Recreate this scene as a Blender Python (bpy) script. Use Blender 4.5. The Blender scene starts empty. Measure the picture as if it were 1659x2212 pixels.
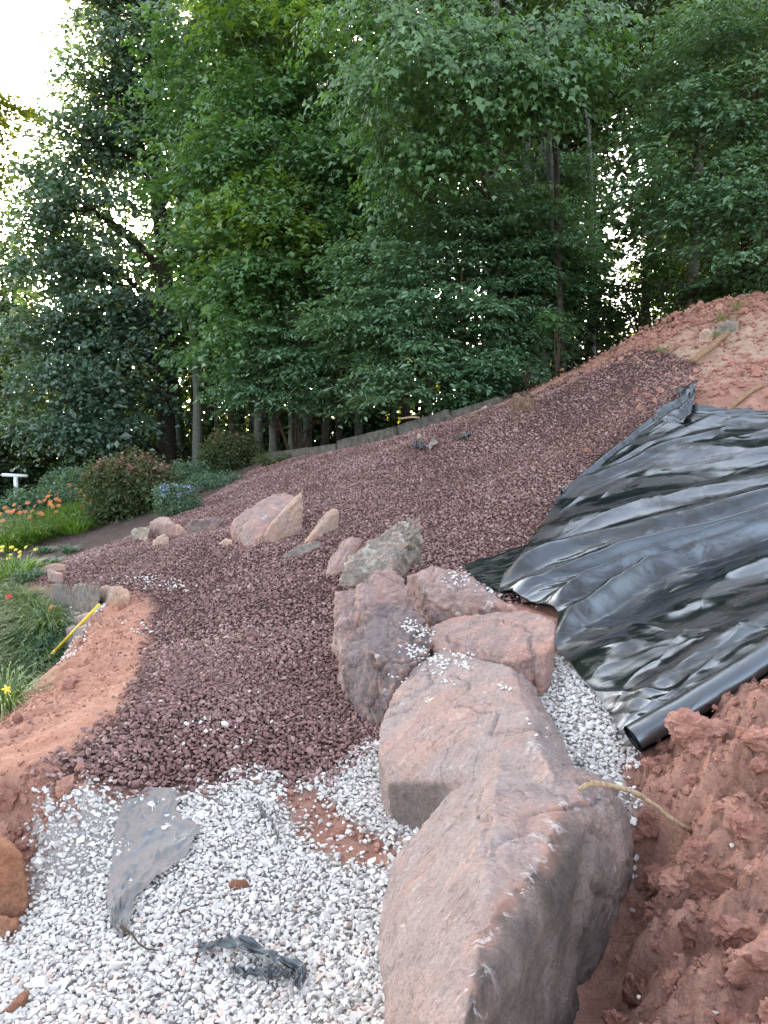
import bpy, bmesh, math, random
import numpy as np
from mathutils import Vector, Matrix
from mathutils.bvhtree import BVHTree

rng = np.random.default_rng(7)
random.seed(7)
SC = bpy.context.scene
COL = SC.collection
R = math.radians

# ------------------------------------------------------------------ camera, sky, sun, exposure
CAMZ = 1.55
PITCH = math.atan(156 / 1684.0)
cam_d = bpy.data.cameras.new("camera")
cam = bpy.data.objects.new("camera", cam_d)
COL.objects.link(cam)
cam.location = (0, 0, CAMZ)
cam.rotation_euler = (math.pi / 2 - PITCH, 0, 0)
cam_d.sensor_fit = 'VERTICAL'
cam_d.sensor_height = 24
cam_d.lens = 24 * 1684 / 2212.0
cam_d.clip_start = 0.05
cam_d.clip_end = 3000
SC.camera = cam

SUN_EL, SUN_AZ = R(13.0), R(-17.0)      # azimuth from +Y towards +X
w = bpy.data.worlds.new("World")
SC.world = w
w.use_nodes = True
wn = w.node_tree
wn.nodes.clear()
sky = wn.nodes.new('ShaderNodeTexSky')
sky.sky_type = 'NISHITA'
sky.sun_disc = False
sky.sun_elevation = SUN_EL
sky.sun_rotation = SUN_AZ
sky.air_density = 1.0
sky.dust_density = 3.5
sky.ozone_density = 1.0
bgn = wn.nodes.new('ShaderNodeBackground')
bgn.inputs[1].default_value = 0.15
wo = wn.nodes.new('ShaderNodeOutputWorld')
hsv = wn.nodes.new('ShaderNodeHueSaturation')     # thin high cloud: a paler sky
hsv.inputs['Saturation'].default_value = 0.48
wn.links.new(sky.outputs[0], hsv.inputs['Color'])
wn.links.new(hsv.outputs[0], bgn.inputs[0])
wn.links.new(bgn.outputs[0], wo.inputs[0])

sl = bpy.data.lights.new("sun", 'SUN')
sl.energy = 4.0
sl.angle = R(0.6)
sl.color = (1.0, 0.78, 0.5)
sun = bpy.data.objects.new("sun", sl)
COL.objects.link(sun)
sd = Vector((math.sin(SUN_AZ) * math.cos(SUN_EL), math.cos(SUN_AZ) * math.cos(SUN_EL), math.sin(SUN_EL)))
sun.rotation_euler = sd.to_track_quat('Z', 'Y').to_euler()
sun.location = (0, 0, 30)

SC.view_settings.view_transform = 'Standard'
SC.view_settings.look = 'None'
SC.view_settings.exposure = 3.12
SC.view_settings.gamma = 1.0
SC.cycles.max_bounces = 7
SC.cycles.diffuse_bounces = 4
SC.cycles.glossy_bounces = 3
SC.cycles.transmission_bounces = 4
SC.cycles.transparent_max_bounces = 8
SC.cycles.caustics_reflective = False
SC.cycles.caustics_refractive = False

# ------------------------------------------------------------------ picture <-> world
F = 1684.0
CU, CV = 829.5, 1106.0
cP, sP = math.cos(PITCH), math.sin(PITCH)

def ray(u, v):
    """unit-forward ray (y component 1) of a point of the photograph measured on a 1659 x 2212 print"""
    a = (u - CU) / F
    b = (CV - v) / F
    x = a
    y = cP + b * sP
    z = -sP + b * cP
    return np.array([x / y, 1.0, z / y])

def P(u, v, d):
    r = ray(u, v)
    return np.array([r[0] * d, d, CAMZ + r[2] * d])

# ------------------------------------------------------------------ terrain
CTRL = [  # u, v, depth
    (100,1700,3.0),(400,1500,3.6),(0,2200,2.05),(400,2200,2.0),(800,2200,1.85),(400,1900,2.55),(60,1850,2.85),
    (1000,2200,1.62),(1200,1500,3.2),(1300,1700,2.55),(1600,2200,1.5),(1600,1550,2.6),(1300,2100,1.75),(1500,1800,2.15),
    (1250,1350,4.0),(1600,1300,3.6),(1550,900,6.5),(1480,860,7.0),(1600,640,9.5),(1430,690,10.0),(1130,850,10.5),
    (950,900,12.0),(575,985,15.0),(450,1040,14.2),(200,1110,13.5),(300,1160,9.0),(0,1250,9.3),(0,1100,20),
    (100,1330,6.8),(200,1380,5.6),(0,1620,3.75),(820,1250,5.2),(450,1130,8.5),(600,1100,8.0),(900,1000,8.5),
    (1200,950,8.0),(1000,1220,5.4),(1100,1100,6.3),(1180,1150,5.6),(700,1500,3.9),(700,1750,3.0),(1300,800,9.0),
    (1640,760,8.2),(1250,812,9.8),(1500,745,8.8),(1650,1000,5.6),(560,1300,5.1),(260,1250,6.7),(1350,1150,5.2),(750,1100,7.2),(1250,1200,4.9),
    (140,1230,7.9),
]
cp = [P(*c) for c in CTRL]
for a in [(-3.4,20,.25),(0,17,.9),(2.5,15,1.35),(5.5,14,2.3),(-8,26,-.6),(-14,20,-.7),(0,30,-.9),(8,26,.7),
          (3.2,1.0,.95),(3.5,3.5,1.25),(5.5,7,2.4),(8,10,3.4),(-3,1.5,-.05),(-5,4,-.15),(-9,8,-.3),(-5,-4,-.2),(0,-3,.1),(4,-3,1.0),
          (-40,40,-4),(0,60,-6),(40,50,1),(-40,-20,-2),(40,-20,6),(0,-40,-2),(15,12,4.5),(-20,8,-1.0),
          (-250,300,-22),(0,400,-26),(250,300,-10),(-250,-150,-12),(250,-150,12),(0,-200,-8),(-300,50,-16),(300,50,14)]:
    cp.append(np.array(a, float))
cp = np.array(cp)
TS = 10.0

def tps_fit(xy, z, lam=1e-4):
    n = len(xy)
    d = np.linalg.norm(xy[:, None] - xy[None], axis=2)
    K = np.where(d > 0, d * d * np.log(np.maximum(d, 1e-9)), 0) + lam * np.eye(n)
    Pm = np.hstack([np.ones((n, 1)), xy])
    A = np.zeros((n + 3, n + 3))
    A[:n, :n] = K
    A[:n, n:] = Pm
    A[n:, :n] = Pm.T
    return np.linalg.solve(A, np.concatenate([z, np.zeros(3)]))

_w = tps_fit(cp[:, :2] / TS, cp[:, 2])

def tps(x, y):
    x = np.atleast_1d(np.asarray(x, float)); y = np.atleast_1d(np.asarray(y, float))
    out = np.empty(x.size)
    xf, yf = x.ravel() / TS, y.ravel() / TS
    c = cp[:, :2] / TS
    for s in range(0, xf.size, 40000):
        X = xf[s:s + 40000]; Y = yf[s:s + 40000]
        d2 = (X[:, None] - c[None, :, 0]) ** 2 + (Y[:, None] - c[None, :, 1]) ** 2
        K = 0.5 * d2 * np.log(np.maximum(d2, 1e-18))
        out[s:s + 40000] = K @ _w[:-3] + _w[-3] + _w[-2] * X + _w[-1] * Y
    return out.reshape(x.shape)

def seg_dist(x, y, pts):
    """distance to a polyline and the position along it, 0..1"""
    best = np.full(x.shape, 1e9); bt = np.zeros(x.shape)
    L = [0]
    for a, b in zip(pts[:-1], pts[1:]):
        L.append(L[-1] + math.dist(a, b))
    for i, (a, b) in enumerate(zip(pts[:-1], pts[1:])):
        ax, ay = a; bx, by = b
        dx, dy = bx - ax, by - ay
        l2 = dx * dx + dy * dy + 1e-12
        t = np.clip(((x - ax) * dx + (y - ay) * dy) / l2, 0, 1)
        d = np.hypot(x - ax - t * dx, y - ay - t * dy)
        m = d < best
        best = np.where(m, d, best)
        bt = np.where(m, (L[i] + t * math.sqrt(l2)) / L[-1], bt)
    return best, bt

def _tps_hit(u, v, f=None):
    f = f or tps
    r = ray(u, v)
    ds = np.concatenate([np.arange(1.0, 12, .05), np.arange(12, 60, .25)])
    zz = CAMZ + r[2] * ds
    g = f(r[0] * ds, ds)
    k = np.where(zz < g)[0]
    if len(k) == 0:
        return np.array([r[0] * 30, 30, CAMZ + r[2] * 30])
    i = max(k[0], 1)
    lo, hi = ds[i - 1], ds[i]
    for _ in range(18):
        m = .5 * (lo + hi)
        if CAMZ + r[2] * m < f(np.array([r[0] * m]), np.array([m]))[0]:
            hi = m
        else:
            lo = m
    return np.array([r[0] * hi, hi, CAMZ + r[2] * hi])

def ground_px(lst):
    return [tuple(_tps_hit(*q)[:2]) for q in lst]

BERM = [((262,1330),(240,1360),(195,1440),(130,1520),(40,1600),(-80,1680),(-260,1760))]
berm_line = ground_px(BERM[0])
berm2 = ground_px(((150,1790),(70,1760),(-40,1740),(-200,1760)))
trench = ground_px(((1385,1800),(1365,1830),(1335,1925),(1300,2045),(1262,2125),(1180,2200),(1100,2330)))
ridge_line = ground_px(((1180,815),(1300,768),(1390,725),(1460,700),(1550,668),(1640,640),(1800,600)))
drop_line = ground_px(((208,1330),(175,1390),(140,1440),(60,1500),(0,1540),(-120,1620),(-330,1760)))

def ground(x, y):
    x = np.atleast_1d(np.asarray(x, float)); y = np.atleast_1d(np.asarray(y, float))
    z = tps(x, y)
    d, t = seg_dist(x, y, berm_line)
    z = z + .10 * np.exp(-(d / .30) ** 2)
    d, t = seg_dist(x, y, berm2)
    z = z + .13 * np.exp(-(d / .16) ** 2)
    d, t = seg_dist(x, y, ridge_line)
    z = z + .03 * np.exp(-(d / .45) ** 2)
    d, t = seg_dist(x, y, trench)
    z = z - .13 * np.exp(-(d / .11) ** 2)
    # beds beyond the berm lie lower
    d, t = seg_dist(x, y, drop_line)
    side = (x < np.interp(y, *_drop_xy))
    k = np.clip(d / .22, 0, 1)
    z = z - np.where(side, .22 * k * k * (3 - 2 * k) * np.exp(-(d / 2.5) ** 2) * np.clip((6.8 - y) / .8, 0, 1), 0)
    return z
_dl = sorted([(b, a) for a, b in drop_line])
_drop_xy = (np.array([q[0] for q in _dl]), np.array([q[1] for q in _dl]))

def G(u, v):
    return _tps_hit(u, v, ground)

def gz(x, y):
    return float(ground(np.array([x]), np.array([y]))[0])

# ------------------------------------------------------------------ noise
_perm = rng.permutation(256)
_perm = np.concatenate([_perm, _perm, _perm])
_grad = rng.normal(size=(256, 3)); _grad /= np.linalg.norm(_grad, axis=1)[:, None]

def perlin(p):
    pi = np.floor(p).astype(int); f = p - pi; pi &= 255
    u = f * f * f * (f * (f * 6 - 15) + 10)
    r = 0
    for dx in (0, 1):
        wx = u[:, 0] if dx else 1 - u[:, 0]
        for dy in (0, 1):
            wy = u[:, 1] if dy else 1 - u[:, 1]
            for dz in (0, 1):
                wz = u[:, 2] if dz else 1 - u[:, 2]
                h = _perm[_perm[_perm[(pi[:, 0] + dx) & 255] + ((pi[:, 1] + dy) & 255)] + ((pi[:, 2] + dz) & 255)]
                g = _grad[h]
                r = r + wx * wy * wz * (g[:, 0] * (f[:, 0] - dx) + g[:, 1] * (f[:, 1] - dy) + g[:, 2] * (f[:, 2] - dz))
    return r * 1.5

def fbm(p, octv=4, gain=.5):
    a, s, t = 1.0, 0, 0
    for i in range(octv):
        s = s + a * perlin(p * (2.03 ** i) + 17.3 * i)
        t += a; a *= gain
    return s / t

_jit = rng.random((256, 2))
def worley(x, y, sc):
    """F1, F2 and the random id of the nearest cell"""
    X = x * sc; Y = y * sc
    ix = np.floor(X).astype(int); iy = np.floor(Y).astype(int)
    f1 = np.full(X.shape, 9.); f2 = np.full(X.shape, 9.); idd = np.zeros(X.shape)
    for a in (-1, 0, 1):
        for b in (-1, 0, 1):
            h = _perm[_perm[(ix + a) & 255] + ((iy + b) & 255)]
            cx = ix + a + _jit[h, 0]; cy = iy + b + _jit[h, 1]
            d = np.hypot(X - cx, Y - cy)
            m = d < f1
            f2 = np.where(m, f1, np.minimum(f2, d))
            idd = np.where(m, h / 255., idd)
            f1 = np.where(m, d, f1)
    return f1, f2, idd

def inside(x, y, poly):
    c = np.zeros(x.shape, bool)
    n = len(poly)
    for i in range(n):
        x0, y0 = poly[i]; x1, y1 = poly[(i + 1) % n]
        if y0 == y1: continue
        m = ((y0 > y) != (y1 > y)) & (x < (x1 - x0) * (y - y0) / (y1 - y0) + x0)
        c ^= m
    return c

def sdist(x, y, poly):
    """signed distance to a polygon, positive inside"""
    d, _ = seg_dist(x, y, list(poly) + [poly[0]])
    return np.where(inside(x, y, poly), d, -d)

def sstep(a, b, x):
    t = np.clip((x - a) / (b - a), 0, 1)
    return t * t * (3 - 2 * t)

# ------------------------------------------------------------------ mesh building
def tag(o, label=None, cat=None, group=None, kind=None):
    if label: o['label'] = label
    if cat: o['category'] = cat
    if group: o['group'] = group
    if kind: o['kind'] = kind
    return o

def mesh_from(name, V, faces, mat=None, smooth=False, attrs=None):
    """faces: list of (m,k) integer arrays; attrs: {name: per-vertex floats}"""
    me = bpy.data.meshes.new(name)
    V = np.asarray(V, dtype=np.float32)
    me.vertices.add(len(V)); me.vertices.foreach_set('co', V.ravel())
    idx = np.concatenate([np.asarray(f, dtype=np.int32).ravel() for f in faces])
    tot = np.concatenate([np.full(len(f), np.asarray(f).shape[1], dtype=np.int32) for f in faces])
    st = np.concatenate([[0], np.cumsum(tot)[:-1]]).astype(np.int32)
    me.loops.add(len(idx)); me.loops.foreach_set('vertex_index', idx)
    me.polygons.add(len(tot)); me.polygons.foreach_set('loop_start', st); me.polygons.foreach_set('loop_total', tot)
    me.polygons.foreach_set('use_smooth', np.full(len(tot), smooth))
    for k, a in (attrs or {}).items():
        at = me.attributes.new(k, 'FLOAT', 'POINT')
        at.data.foreach_set('value', np.asarray(a, dtype=np.float32))
    me.update(calc_edges=True)
    if mat: me.materials.append(mat)
    return me

class Acc:
    def __init__(s): s.V = []; s.F = {}; s.A = []; s.n = 0
    def add(s, V, Fs, a=None):
        V = np.asarray(V, float)
        for f in (Fs if isinstance(Fs, list) else [Fs]):
            f = np.asarray(f)
            s.F.setdefault(f.shape[1], []).append(f + s.n)
        s.V.append(V); s.n += len(V)
        s.A.append(np.zeros(len(V)) if a is None else np.broadcast_to(np.asarray(a, float), (len(V),)))
    def obj(s, name, mat, parent=None, origin=(0, 0, 0), smooth=False):
        o0 = np.asarray(origin, float)
        V = np.concatenate(s.V) - o0
        me = mesh_from(name, V, [np.concatenate(f) for f in s.F.values()], mat, smooth, {'rnd': np.concatenate(s.A)})
        o = bpy.data.objects.new(name, me)
        COL.objects.link(o)
        if parent is not None:
            o.parent = parent
        else:
            o.location = origin
        return o

def empty(name, loc):
    o = bpy.data.objects.new(name, None)
    COL.objects.link(o)
    o.location = loc
    o.empty_display_size = .2
    return o

def tube(acc, pts, rad, segs=7, a=0., cap=True):
    pts = np.asarray(pts, float); n = len(pts)
    rad = np.broadcast_to(np.asarray(rad, float), (n,))
    T = np.gradient(pts, axis=0); T /= np.linalg.norm(T, axis=1)[:, None] + 1e-12
    ref = np.array([0, 0, 1.]) if abs(T[0, 2]) < .9 else np.array([1., 0, 0])
    U = np.cross(T, ref); U /= np.linalg.norm(U, axis=1)[:, None] + 1e-12
    W = np.cross(T, U)
    th = np.arange(segs) * 2 * math.pi / segs
    V = pts[:, None] + rad[:, None, None] * (np.cos(th)[None, :, None] * U[:, None] + np.sin(th)[None, :, None] * W[:, None])
    V = V.reshape(-1, 3)
    i = np.arange(n - 1)[:, None] * segs; j = np.arange(segs)[None]; j2 = (j + 1) % segs
    Fq = np.stack([i + j, i + j2, i + segs + j2, i + segs + j], -1).reshape(-1, 4)
    Fs = [Fq]
    if cap:
        V = np.vstack([V, pts[:1], pts[-1:]])
        c0, c1 = n * segs, n * segs + 1
        jj = np.arange(segs); k2 = (jj + 1) % segs
        Fs.append(np.stack([np.full(segs, c0), k2, jj], -1))
        Fs.append(np.stack([np.full(segs, c1), (n - 1) * segs + jj, (n - 1) * segs + k2], -1))
    acc.add(V, Fs, a)

# ------------------------------------------------------------------ materials
def newmat(name):
    m = bpy.data.materials.new(name)
    m.use_nodes = True
    nt = m.node_tree
    nt.nodes.clear()
    out = nt.nodes.new('ShaderNodeOutputMaterial')
    b = nt.nodes.new('ShaderNodeBsdfPrincipled')
    nt.links.new(b.outputs[0], out.inputs[0])
    return m, nt, b, out

def N(nt, typ, **kw):
    n = nt.nodes.new(typ)
    for k, v in kw.items():
        if k.startswith('i_'):
            key = k[2:]
            n.inputs[int(key) if key.isdigit() else key].default_value = v
        else:
            setattr(n, k, v)
    return n

def ramp(nt, src, stops):
    r = nt.nodes.new('ShaderNodeValToRGB')
    el = r.color_ramp.elements
    while len(el) > 1: el.remove(el[-1])
    el[0].position = stops[0][0]; el[0].color = c4(stops[0][1])
    for p, c in stops[1:]:
        e = el.new(p); e.color = c4(c)
    nt.links.new(src, r.inputs[0])
    return r.outputs[0]

def c4(c):
    if isinstance(c, (int, float)): return (c, c, c, 1)
    return (c[0], c[1], c[2], 1)

def mix(nt, f, a, b, blend='MIX'):
    n = nt.nodes.new('ShaderNodeMix')
    n.data_type = 'RGBA'; n.blend_type = blend
    def put(sock, v):
        if isinstance(v, (int, float)) and sock.type == 'VALUE': sock.default_value = v
        elif isinstance(v, (tuple, list, int, float)): sock.default_value = c4(v)
        else: nt.links.new(v, sock)
    put(n.inputs[0], f); put(n.inputs[6], a); put(n.inputs[7], b)
    return n.outputs[2]

def math_n(nt, op, a, b=None, c=None):
    n = nt.nodes.new('ShaderNodeMath'); n.operation = op
    for i, v in enumerate((a, b, c)):
        if v is None: continue
        if isinstance(v, (int, float)): n.inputs[i].default_value = v
        else: nt.links.new(v, n.inputs[i])
    return n.outputs[0]

def coord(nt, kind='Object', scale=(1, 1, 1), rot=(0, 0, 0)):
    t = nt.nodes.new('ShaderNodeTexCoord')
    m = nt.nodes.new('ShaderNodeMapping')
    m.inputs['Scale'].default_value = scale
    m.inputs['Rotation'].default_value = rot
    nt.links.new(t.outputs[kind], m.inputs[0])
    return m.outputs[0]

def noise(nt, vec, scale, detail=5, rough=.55, dist=0.):
    n = N(nt, 'ShaderNodeTexNoise', i_Scale=scale, i_Detail=detail, i_Roughness=rough, i_Distortion=dist)
    nt.links.new(vec, n.inputs['Vector'])
    return n.outputs[0]

def bump(nt, b, h, strength, dist=.01, prev=None):
    n = N(nt, 'ShaderNodeBump', i_Strength=strength, i_Distance=dist)
    nt.links.new(h, n.inputs['Height'])
    if prev is not None: nt.links.new(prev, n.inputs['Normal'])
    nt.links.new(n.outputs[0], b.inputs['Normal'])
    return n.outputs[0]

def attr(nt, name):
    return N(nt, 'ShaderNodeAttribute', attribute_name=name).outputs['Fac']

def simple_mat(name, c1, c2, rough=.8, scale=20., bstr=.3, bdist=.01, spec=.3):
    m, nt, b, _ = newmat(name)
    v = coord(nt)
    n = noise(nt, v, scale)
    nt.links.new(ramp(nt, n, [(.3, c1), (.7, c2)]), b.inputs['Base Color'])
    b.inputs['Roughness'].default_value = rough
    b.inputs['Specular IOR Level'].default_value = spec
    bump(nt, b, noise(nt, v, scale * 3), bstr, bdist)
    return m

def stone_mat(name, stops, rough=.8, spec=.25, sc=90.):
    """crushed stone: one tone per piece from the rnd attribute, small mottling on top"""
    m, nt, b, _ = newmat(name)
    c = ramp(nt, attr(nt, 'rnd'), stops)
    v = coord(nt)
    n = noise(nt, v, sc, 3)
    c2 = mix(nt, .55, c, ramp(nt, n, [(.3, .45), (.7, 1.0)]), 'MULTIPLY')
    nt.links.new(c2, b.inputs['Base Color'])
    b.inputs['Roughness'].default_value = rough
    b.inputs['Specular IOR Level'].default_value = spec
    bump(nt, b, n, .35, .004)
    return m

def clay_mat(name, stops):
    m, nt, b, _ = newmat(name)
    v = coord(nt)
    n1 = noise(nt, v, 14, 6, .65); n2 = noise(nt, v, 70, 5, .7)
    c = mix(nt, .5, ramp(nt, attr(nt, 'rnd'), stops), ramp(nt, n1, [(.25, (.215, .105, .08)), (.5, (.36, .195, .15)), (.75, (.48, .295, .235))]))
    c = mix(nt, .55, c, ramp(nt, n2, [(.3, .55), (.65, 1.25)]), 'MULTIPLY')
    nt.links.new(c, b.inputs['Base Color'])
    b.inputs['Roughness'].default_value = .95; b.inputs['Specular IOR Level'].default_value = .06
    p = bump(nt, b, n1, .6, .02); bump(nt, b, n2, 1., .012, p)
    return m

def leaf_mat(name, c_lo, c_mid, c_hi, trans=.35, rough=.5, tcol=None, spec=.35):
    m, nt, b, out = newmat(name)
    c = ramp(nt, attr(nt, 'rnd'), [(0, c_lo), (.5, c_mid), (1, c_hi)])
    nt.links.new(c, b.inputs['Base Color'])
    b.inputs['Roughness'].default_value = rough
    b.inputs['Specular IOR Level'].default_value = spec
    tr = nt.nodes.new('ShaderNodeBsdfTranslucent')
    tc = mix(nt, 1.0, c, tcol or (1.6, 1.5, .5), 'MULTIPLY')
    nt.links.new(tc, tr.inputs[0])
    ms = nt.nodes.new('ShaderNodeMixShader')
    ms.inputs[0].default_value = trans
    nt.links.new(b.outputs[0], ms.inputs[1]); nt.links.new(tr.outputs[0], ms.inputs[2])
    nt.links.new(ms.outputs[0], out.inputs[0])
    return m

M = {}
M['bark'] = simple_mat('bark', (.035, .027, .022), (.085, .068, .055), .9, 14, .8, .03)
M['bark_grey'] = simple_mat('bark_grey', (.07, .072, .06), (.15, .155, .13), .9, 12, .5, .02)
M['stem'] = simple_mat('stem', (.03, .022, .015), (.08, .055, .035), .9, 30, .3, .01)
M['timber'] = simple_mat('weathered_timber', (.045, .042, .036), (.14, .125, .105), .9, 12, 1., .03)
M['dry_root'] = simple_mat('dry_root', (.24, .15, .09), (.55, .42, .28), .85, 70, 1., .006)
M['root'] = simple_mat('brown_root', (.16, .09, .05), (.32, .2, .12), .85, 40, .5, .004)
M['white_gravel'] = stone_mat('white_marble_chips', [(0, (.50, .465, .445)), (.25, (.62, .585, .56)), (.8, (.74, .71, .68)), (.93, (.68, .58, .52)), (1, (.58, .40, .33))], .6, .35, 60)
M['brown_gravel'] = stone_mat('brown_crushed_stone', [(0, (.12, .061, .054)), (.35, (.215, .117, .106)), (.8, (.31, .183, .167)), (1, (.43, .295, .27))], .75, .3, 70)
M['clod'] = clay_mat('clay_clod', [(0, (.25, .105, .08)), (.5, (.40, .185, .145)), (1, (.50, .27, .215))])

def ground_material():
    m, nt, b, _ = newmat('ground')
    v = coord(nt, 'Object')
    nA = noise(nt, v, 1.3, 6, .6)
    nB = noise(nt, v, 9, 6, .65)
    nC = noise(nt, v, 60, 5, .7)
    clay = ramp(nt, nB, [(.25, (.215, .105, .08)), (.5, (.36, .195, .15)), (.75, (.48, .295, .235))])
    clay = mix(nt, ramp(nt, nA, [(.35, 0), (.7, .55)]), clay, (.50, .265, .20))
    clay = mix(nt, .45, clay, ramp(nt, nC, [(.3, .45), (.65, 1.15)]), 'MULTIPLY')
    tan = ramp(nt, nB, [(.3, (.33, .205, .15)), (.7, (.52, .37, .28))])
    col = mix(nt, attr(nt, 'z_tan'), clay, tan)
    dryc = mix(nt, ramp(nt, nB, [(.3, 0), (.7, 1)]), (.40, .185, .125), (.60, .335, .25))
    dryc = mix(nt, .5, dryc, ramp(nt, nC, [(.3, .5), (.62, 1.1)]), 'MULTIPLY')
    col = mix(nt, attr(nt, 'z_dry'), col, dryc)
    soil = ramp(nt, nB, [(.3, (.05, .035, .03)), (.7, (.13, .095, .085))])
    col = mix(nt, attr(nt, 'z_soil'), col, soil)
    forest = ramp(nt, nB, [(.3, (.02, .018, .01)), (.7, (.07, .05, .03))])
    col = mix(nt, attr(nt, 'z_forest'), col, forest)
    lawn = ramp(nt, nB, [(.3, (.03, .06, .015)), (.7, (.07, .12, .03))])
    col = mix(nt, attr(nt, 'z_lawn'), col, lawn)
    brown = ramp(nt, nC, [(.3, (.05, .03, .028)), (.7, (.12, .075, .07))])
    col = mix(nt, attr(nt, 'z_brown'), col, brown)
    white = ramp(nt, nC, [(.3, (.42, .40, .38)), (.7, (.6, .57, .55))])
    col = mix(nt, attr(nt, 'z_white'), col, white)
    nt.links.new(col, b.inputs['Base Color'])
    b.inputs['Roughness'].default_value = .95
    b.inputs['Specular IOR Level'].default_value = .08
    p = bump(nt, b, nB, .6, .04)
    p = bump(nt, b, nC, 1.0, .018, p)
    bump(nt, b, noise(nt, v, 190, 3, .6), .6, .005, p)
    return m
M['ground'] = ground_material()

def rock_material(name, grey, rust, dark, white=.5, rustiness=.5, layer_dir=(0, 0, 1), lichen=0., side=False):
    m, nt, b, _ = newmat(name)
    v = coord(nt)
    big = noise(nt, v, 2.6, 5, .6, .4)
    mid = noise(nt, v, 11, 6, .65, .3)
    fine = noise(nt, v, 75, 5, .7)
    vs = coord(nt, 'Object', (4, 4, 7), (.5, .35, .2))
    streak = noise(nt, vs, 2.2, 6, .6, .5)
    col = mix(nt, ramp(nt, mid, [(.3, 0), (.7, 1)]), dark, grey)
    rr = ramp(nt, big, [(max(.05, .62 - .35 * rustiness), 0), (.78 - .3 * rustiness, 1)])
    col = mix(nt, math_n(nt, 'MULTIPLY', rr, .85), col, rust)
    col = mix(nt, ramp(nt, streak, [(.55, 0), (.6, .3)]), col, tuple(x * 1.35 for x in rust))
    col = mix(nt, .5, col, ramp(nt, fine, [(.3, .42), (.62, 1.2)]), 'MULTIPLY')
    pit = noise(nt, v, 160, 3, .6)
    col = mix(nt, .55, col, ramp(nt, pit, [(.28, .35), (.42, 1.0), (.7, 1.15)]), 'MULTIPLY')
    # hairline fractures
    cr = noise(nt, coord(nt, 'Object', (1, 1, 1), (.7, .2, 1.1)), 2.1, 4, .5, .5)
    cl = ramp(nt, math_n(nt, 'ABSOLUTE', math_n(nt, 'SUBTRACT', cr, .5)), [(.0, .66), (.0022, .8), (.005, 1.)])
    col = mix(nt, 1., col, cl, 'MULTIPLY')
    # worn edges show rust and pale mineral crust
    g = N(nt, 'ShaderNodeNewGeometry')
    edge = ramp(nt, g.outputs['Pointiness'], [(.515, 0), (.56, 1)])
    col = mix(nt, math_n(nt, 'MULTIPLY', edge, math_n(nt, 'MULTIPLY', mid, .9)), col, tuple(min(1, x * 1.4) for x in rust))
    vw = coord(nt, 'Object', (6, 7.5, 7), (.2, .9, .4))
    wn_ = noise(nt, vw, 1.2, 9, .78, .4)
    wm = ramp(nt, wn_, [(.70 - .16 * white, 0), (.745 - .16 * white, 1)])
    wm = math_n(nt, 'MULTIPLY', wm, ramp(nt, fine, [(.35, .15), (.6, .95)]))
    col = mix(nt, wm, col, (.62, .56, .54))
    if lichen:
        ln = noise(nt, coord(nt, 'Object', (1, 1, 1), (1, 2, 3)), 9, 6, .7, .6)
        col = mix(nt, ramp(nt, ln, [(.60 - .14 * lichen, 0), (.66 - .12 * lichen, .8)]), col, (.47, .43, .38))
    if side:   # right flank and notch face: shade painted in as a darker brown
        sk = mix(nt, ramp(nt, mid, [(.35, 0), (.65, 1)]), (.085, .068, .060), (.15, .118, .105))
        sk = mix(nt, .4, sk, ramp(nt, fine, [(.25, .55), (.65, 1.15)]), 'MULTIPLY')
        col = mix(nt, attr(nt, 'face_shade'), col, sk)
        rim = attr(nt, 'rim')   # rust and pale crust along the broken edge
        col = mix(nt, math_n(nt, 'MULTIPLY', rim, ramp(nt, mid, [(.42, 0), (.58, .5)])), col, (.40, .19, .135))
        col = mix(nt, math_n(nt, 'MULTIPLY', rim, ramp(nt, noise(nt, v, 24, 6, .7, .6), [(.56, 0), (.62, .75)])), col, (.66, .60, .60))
    nt.links.new(col, b.inputs['Base Color'])
    b.inputs['Roughness'].default_value = .85
    b.inputs['Specular IOR Level'].default_value = .25
    p = bump(nt, b, cl, .5, .008)
    p = bump(nt, b, mid, .28, .025, p)
    p = bump(nt, b, fine, 1., .015, p)
    bump(nt, b, pit, .9, .005, p)
    return m
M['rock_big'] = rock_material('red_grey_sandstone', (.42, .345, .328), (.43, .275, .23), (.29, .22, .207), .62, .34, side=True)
M['rock_dark'] = rock_material('purple_grey_sandstone', (.27, .215, .21), (.35, .19, .145), (.14, .105, .105), .6, .2)
M['rock_rust'] = rock_material('rust_red_sandstone', (.40, .30, .28), (.45, .25, .205), (.26, .18, .165), .7, .42)
M['rock_lichen'] = rock_material('lichen_grey_sandstone', (.33, .285, .245), (.38, .23, .165), (.15, .125, .105), .8, .3, lichen=.35)
M['rock_pale'] = rock_material('pale_pink_sandstone', (.48, .36, .31), (.52, .31, .22), (.34, .24, .2), .7, .5)
M['rock_orange'] = rock_material('orange_clay_rock', (.33, .17, .11), (.36, .165, .095), (.22, .10, .065), .1, .6)
M['rock_grey'] = rock_material('cool_grey_stone', (.30, .265, .24), (.34, .22, .16), (.13, .11, .10), .6, .15)
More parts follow.
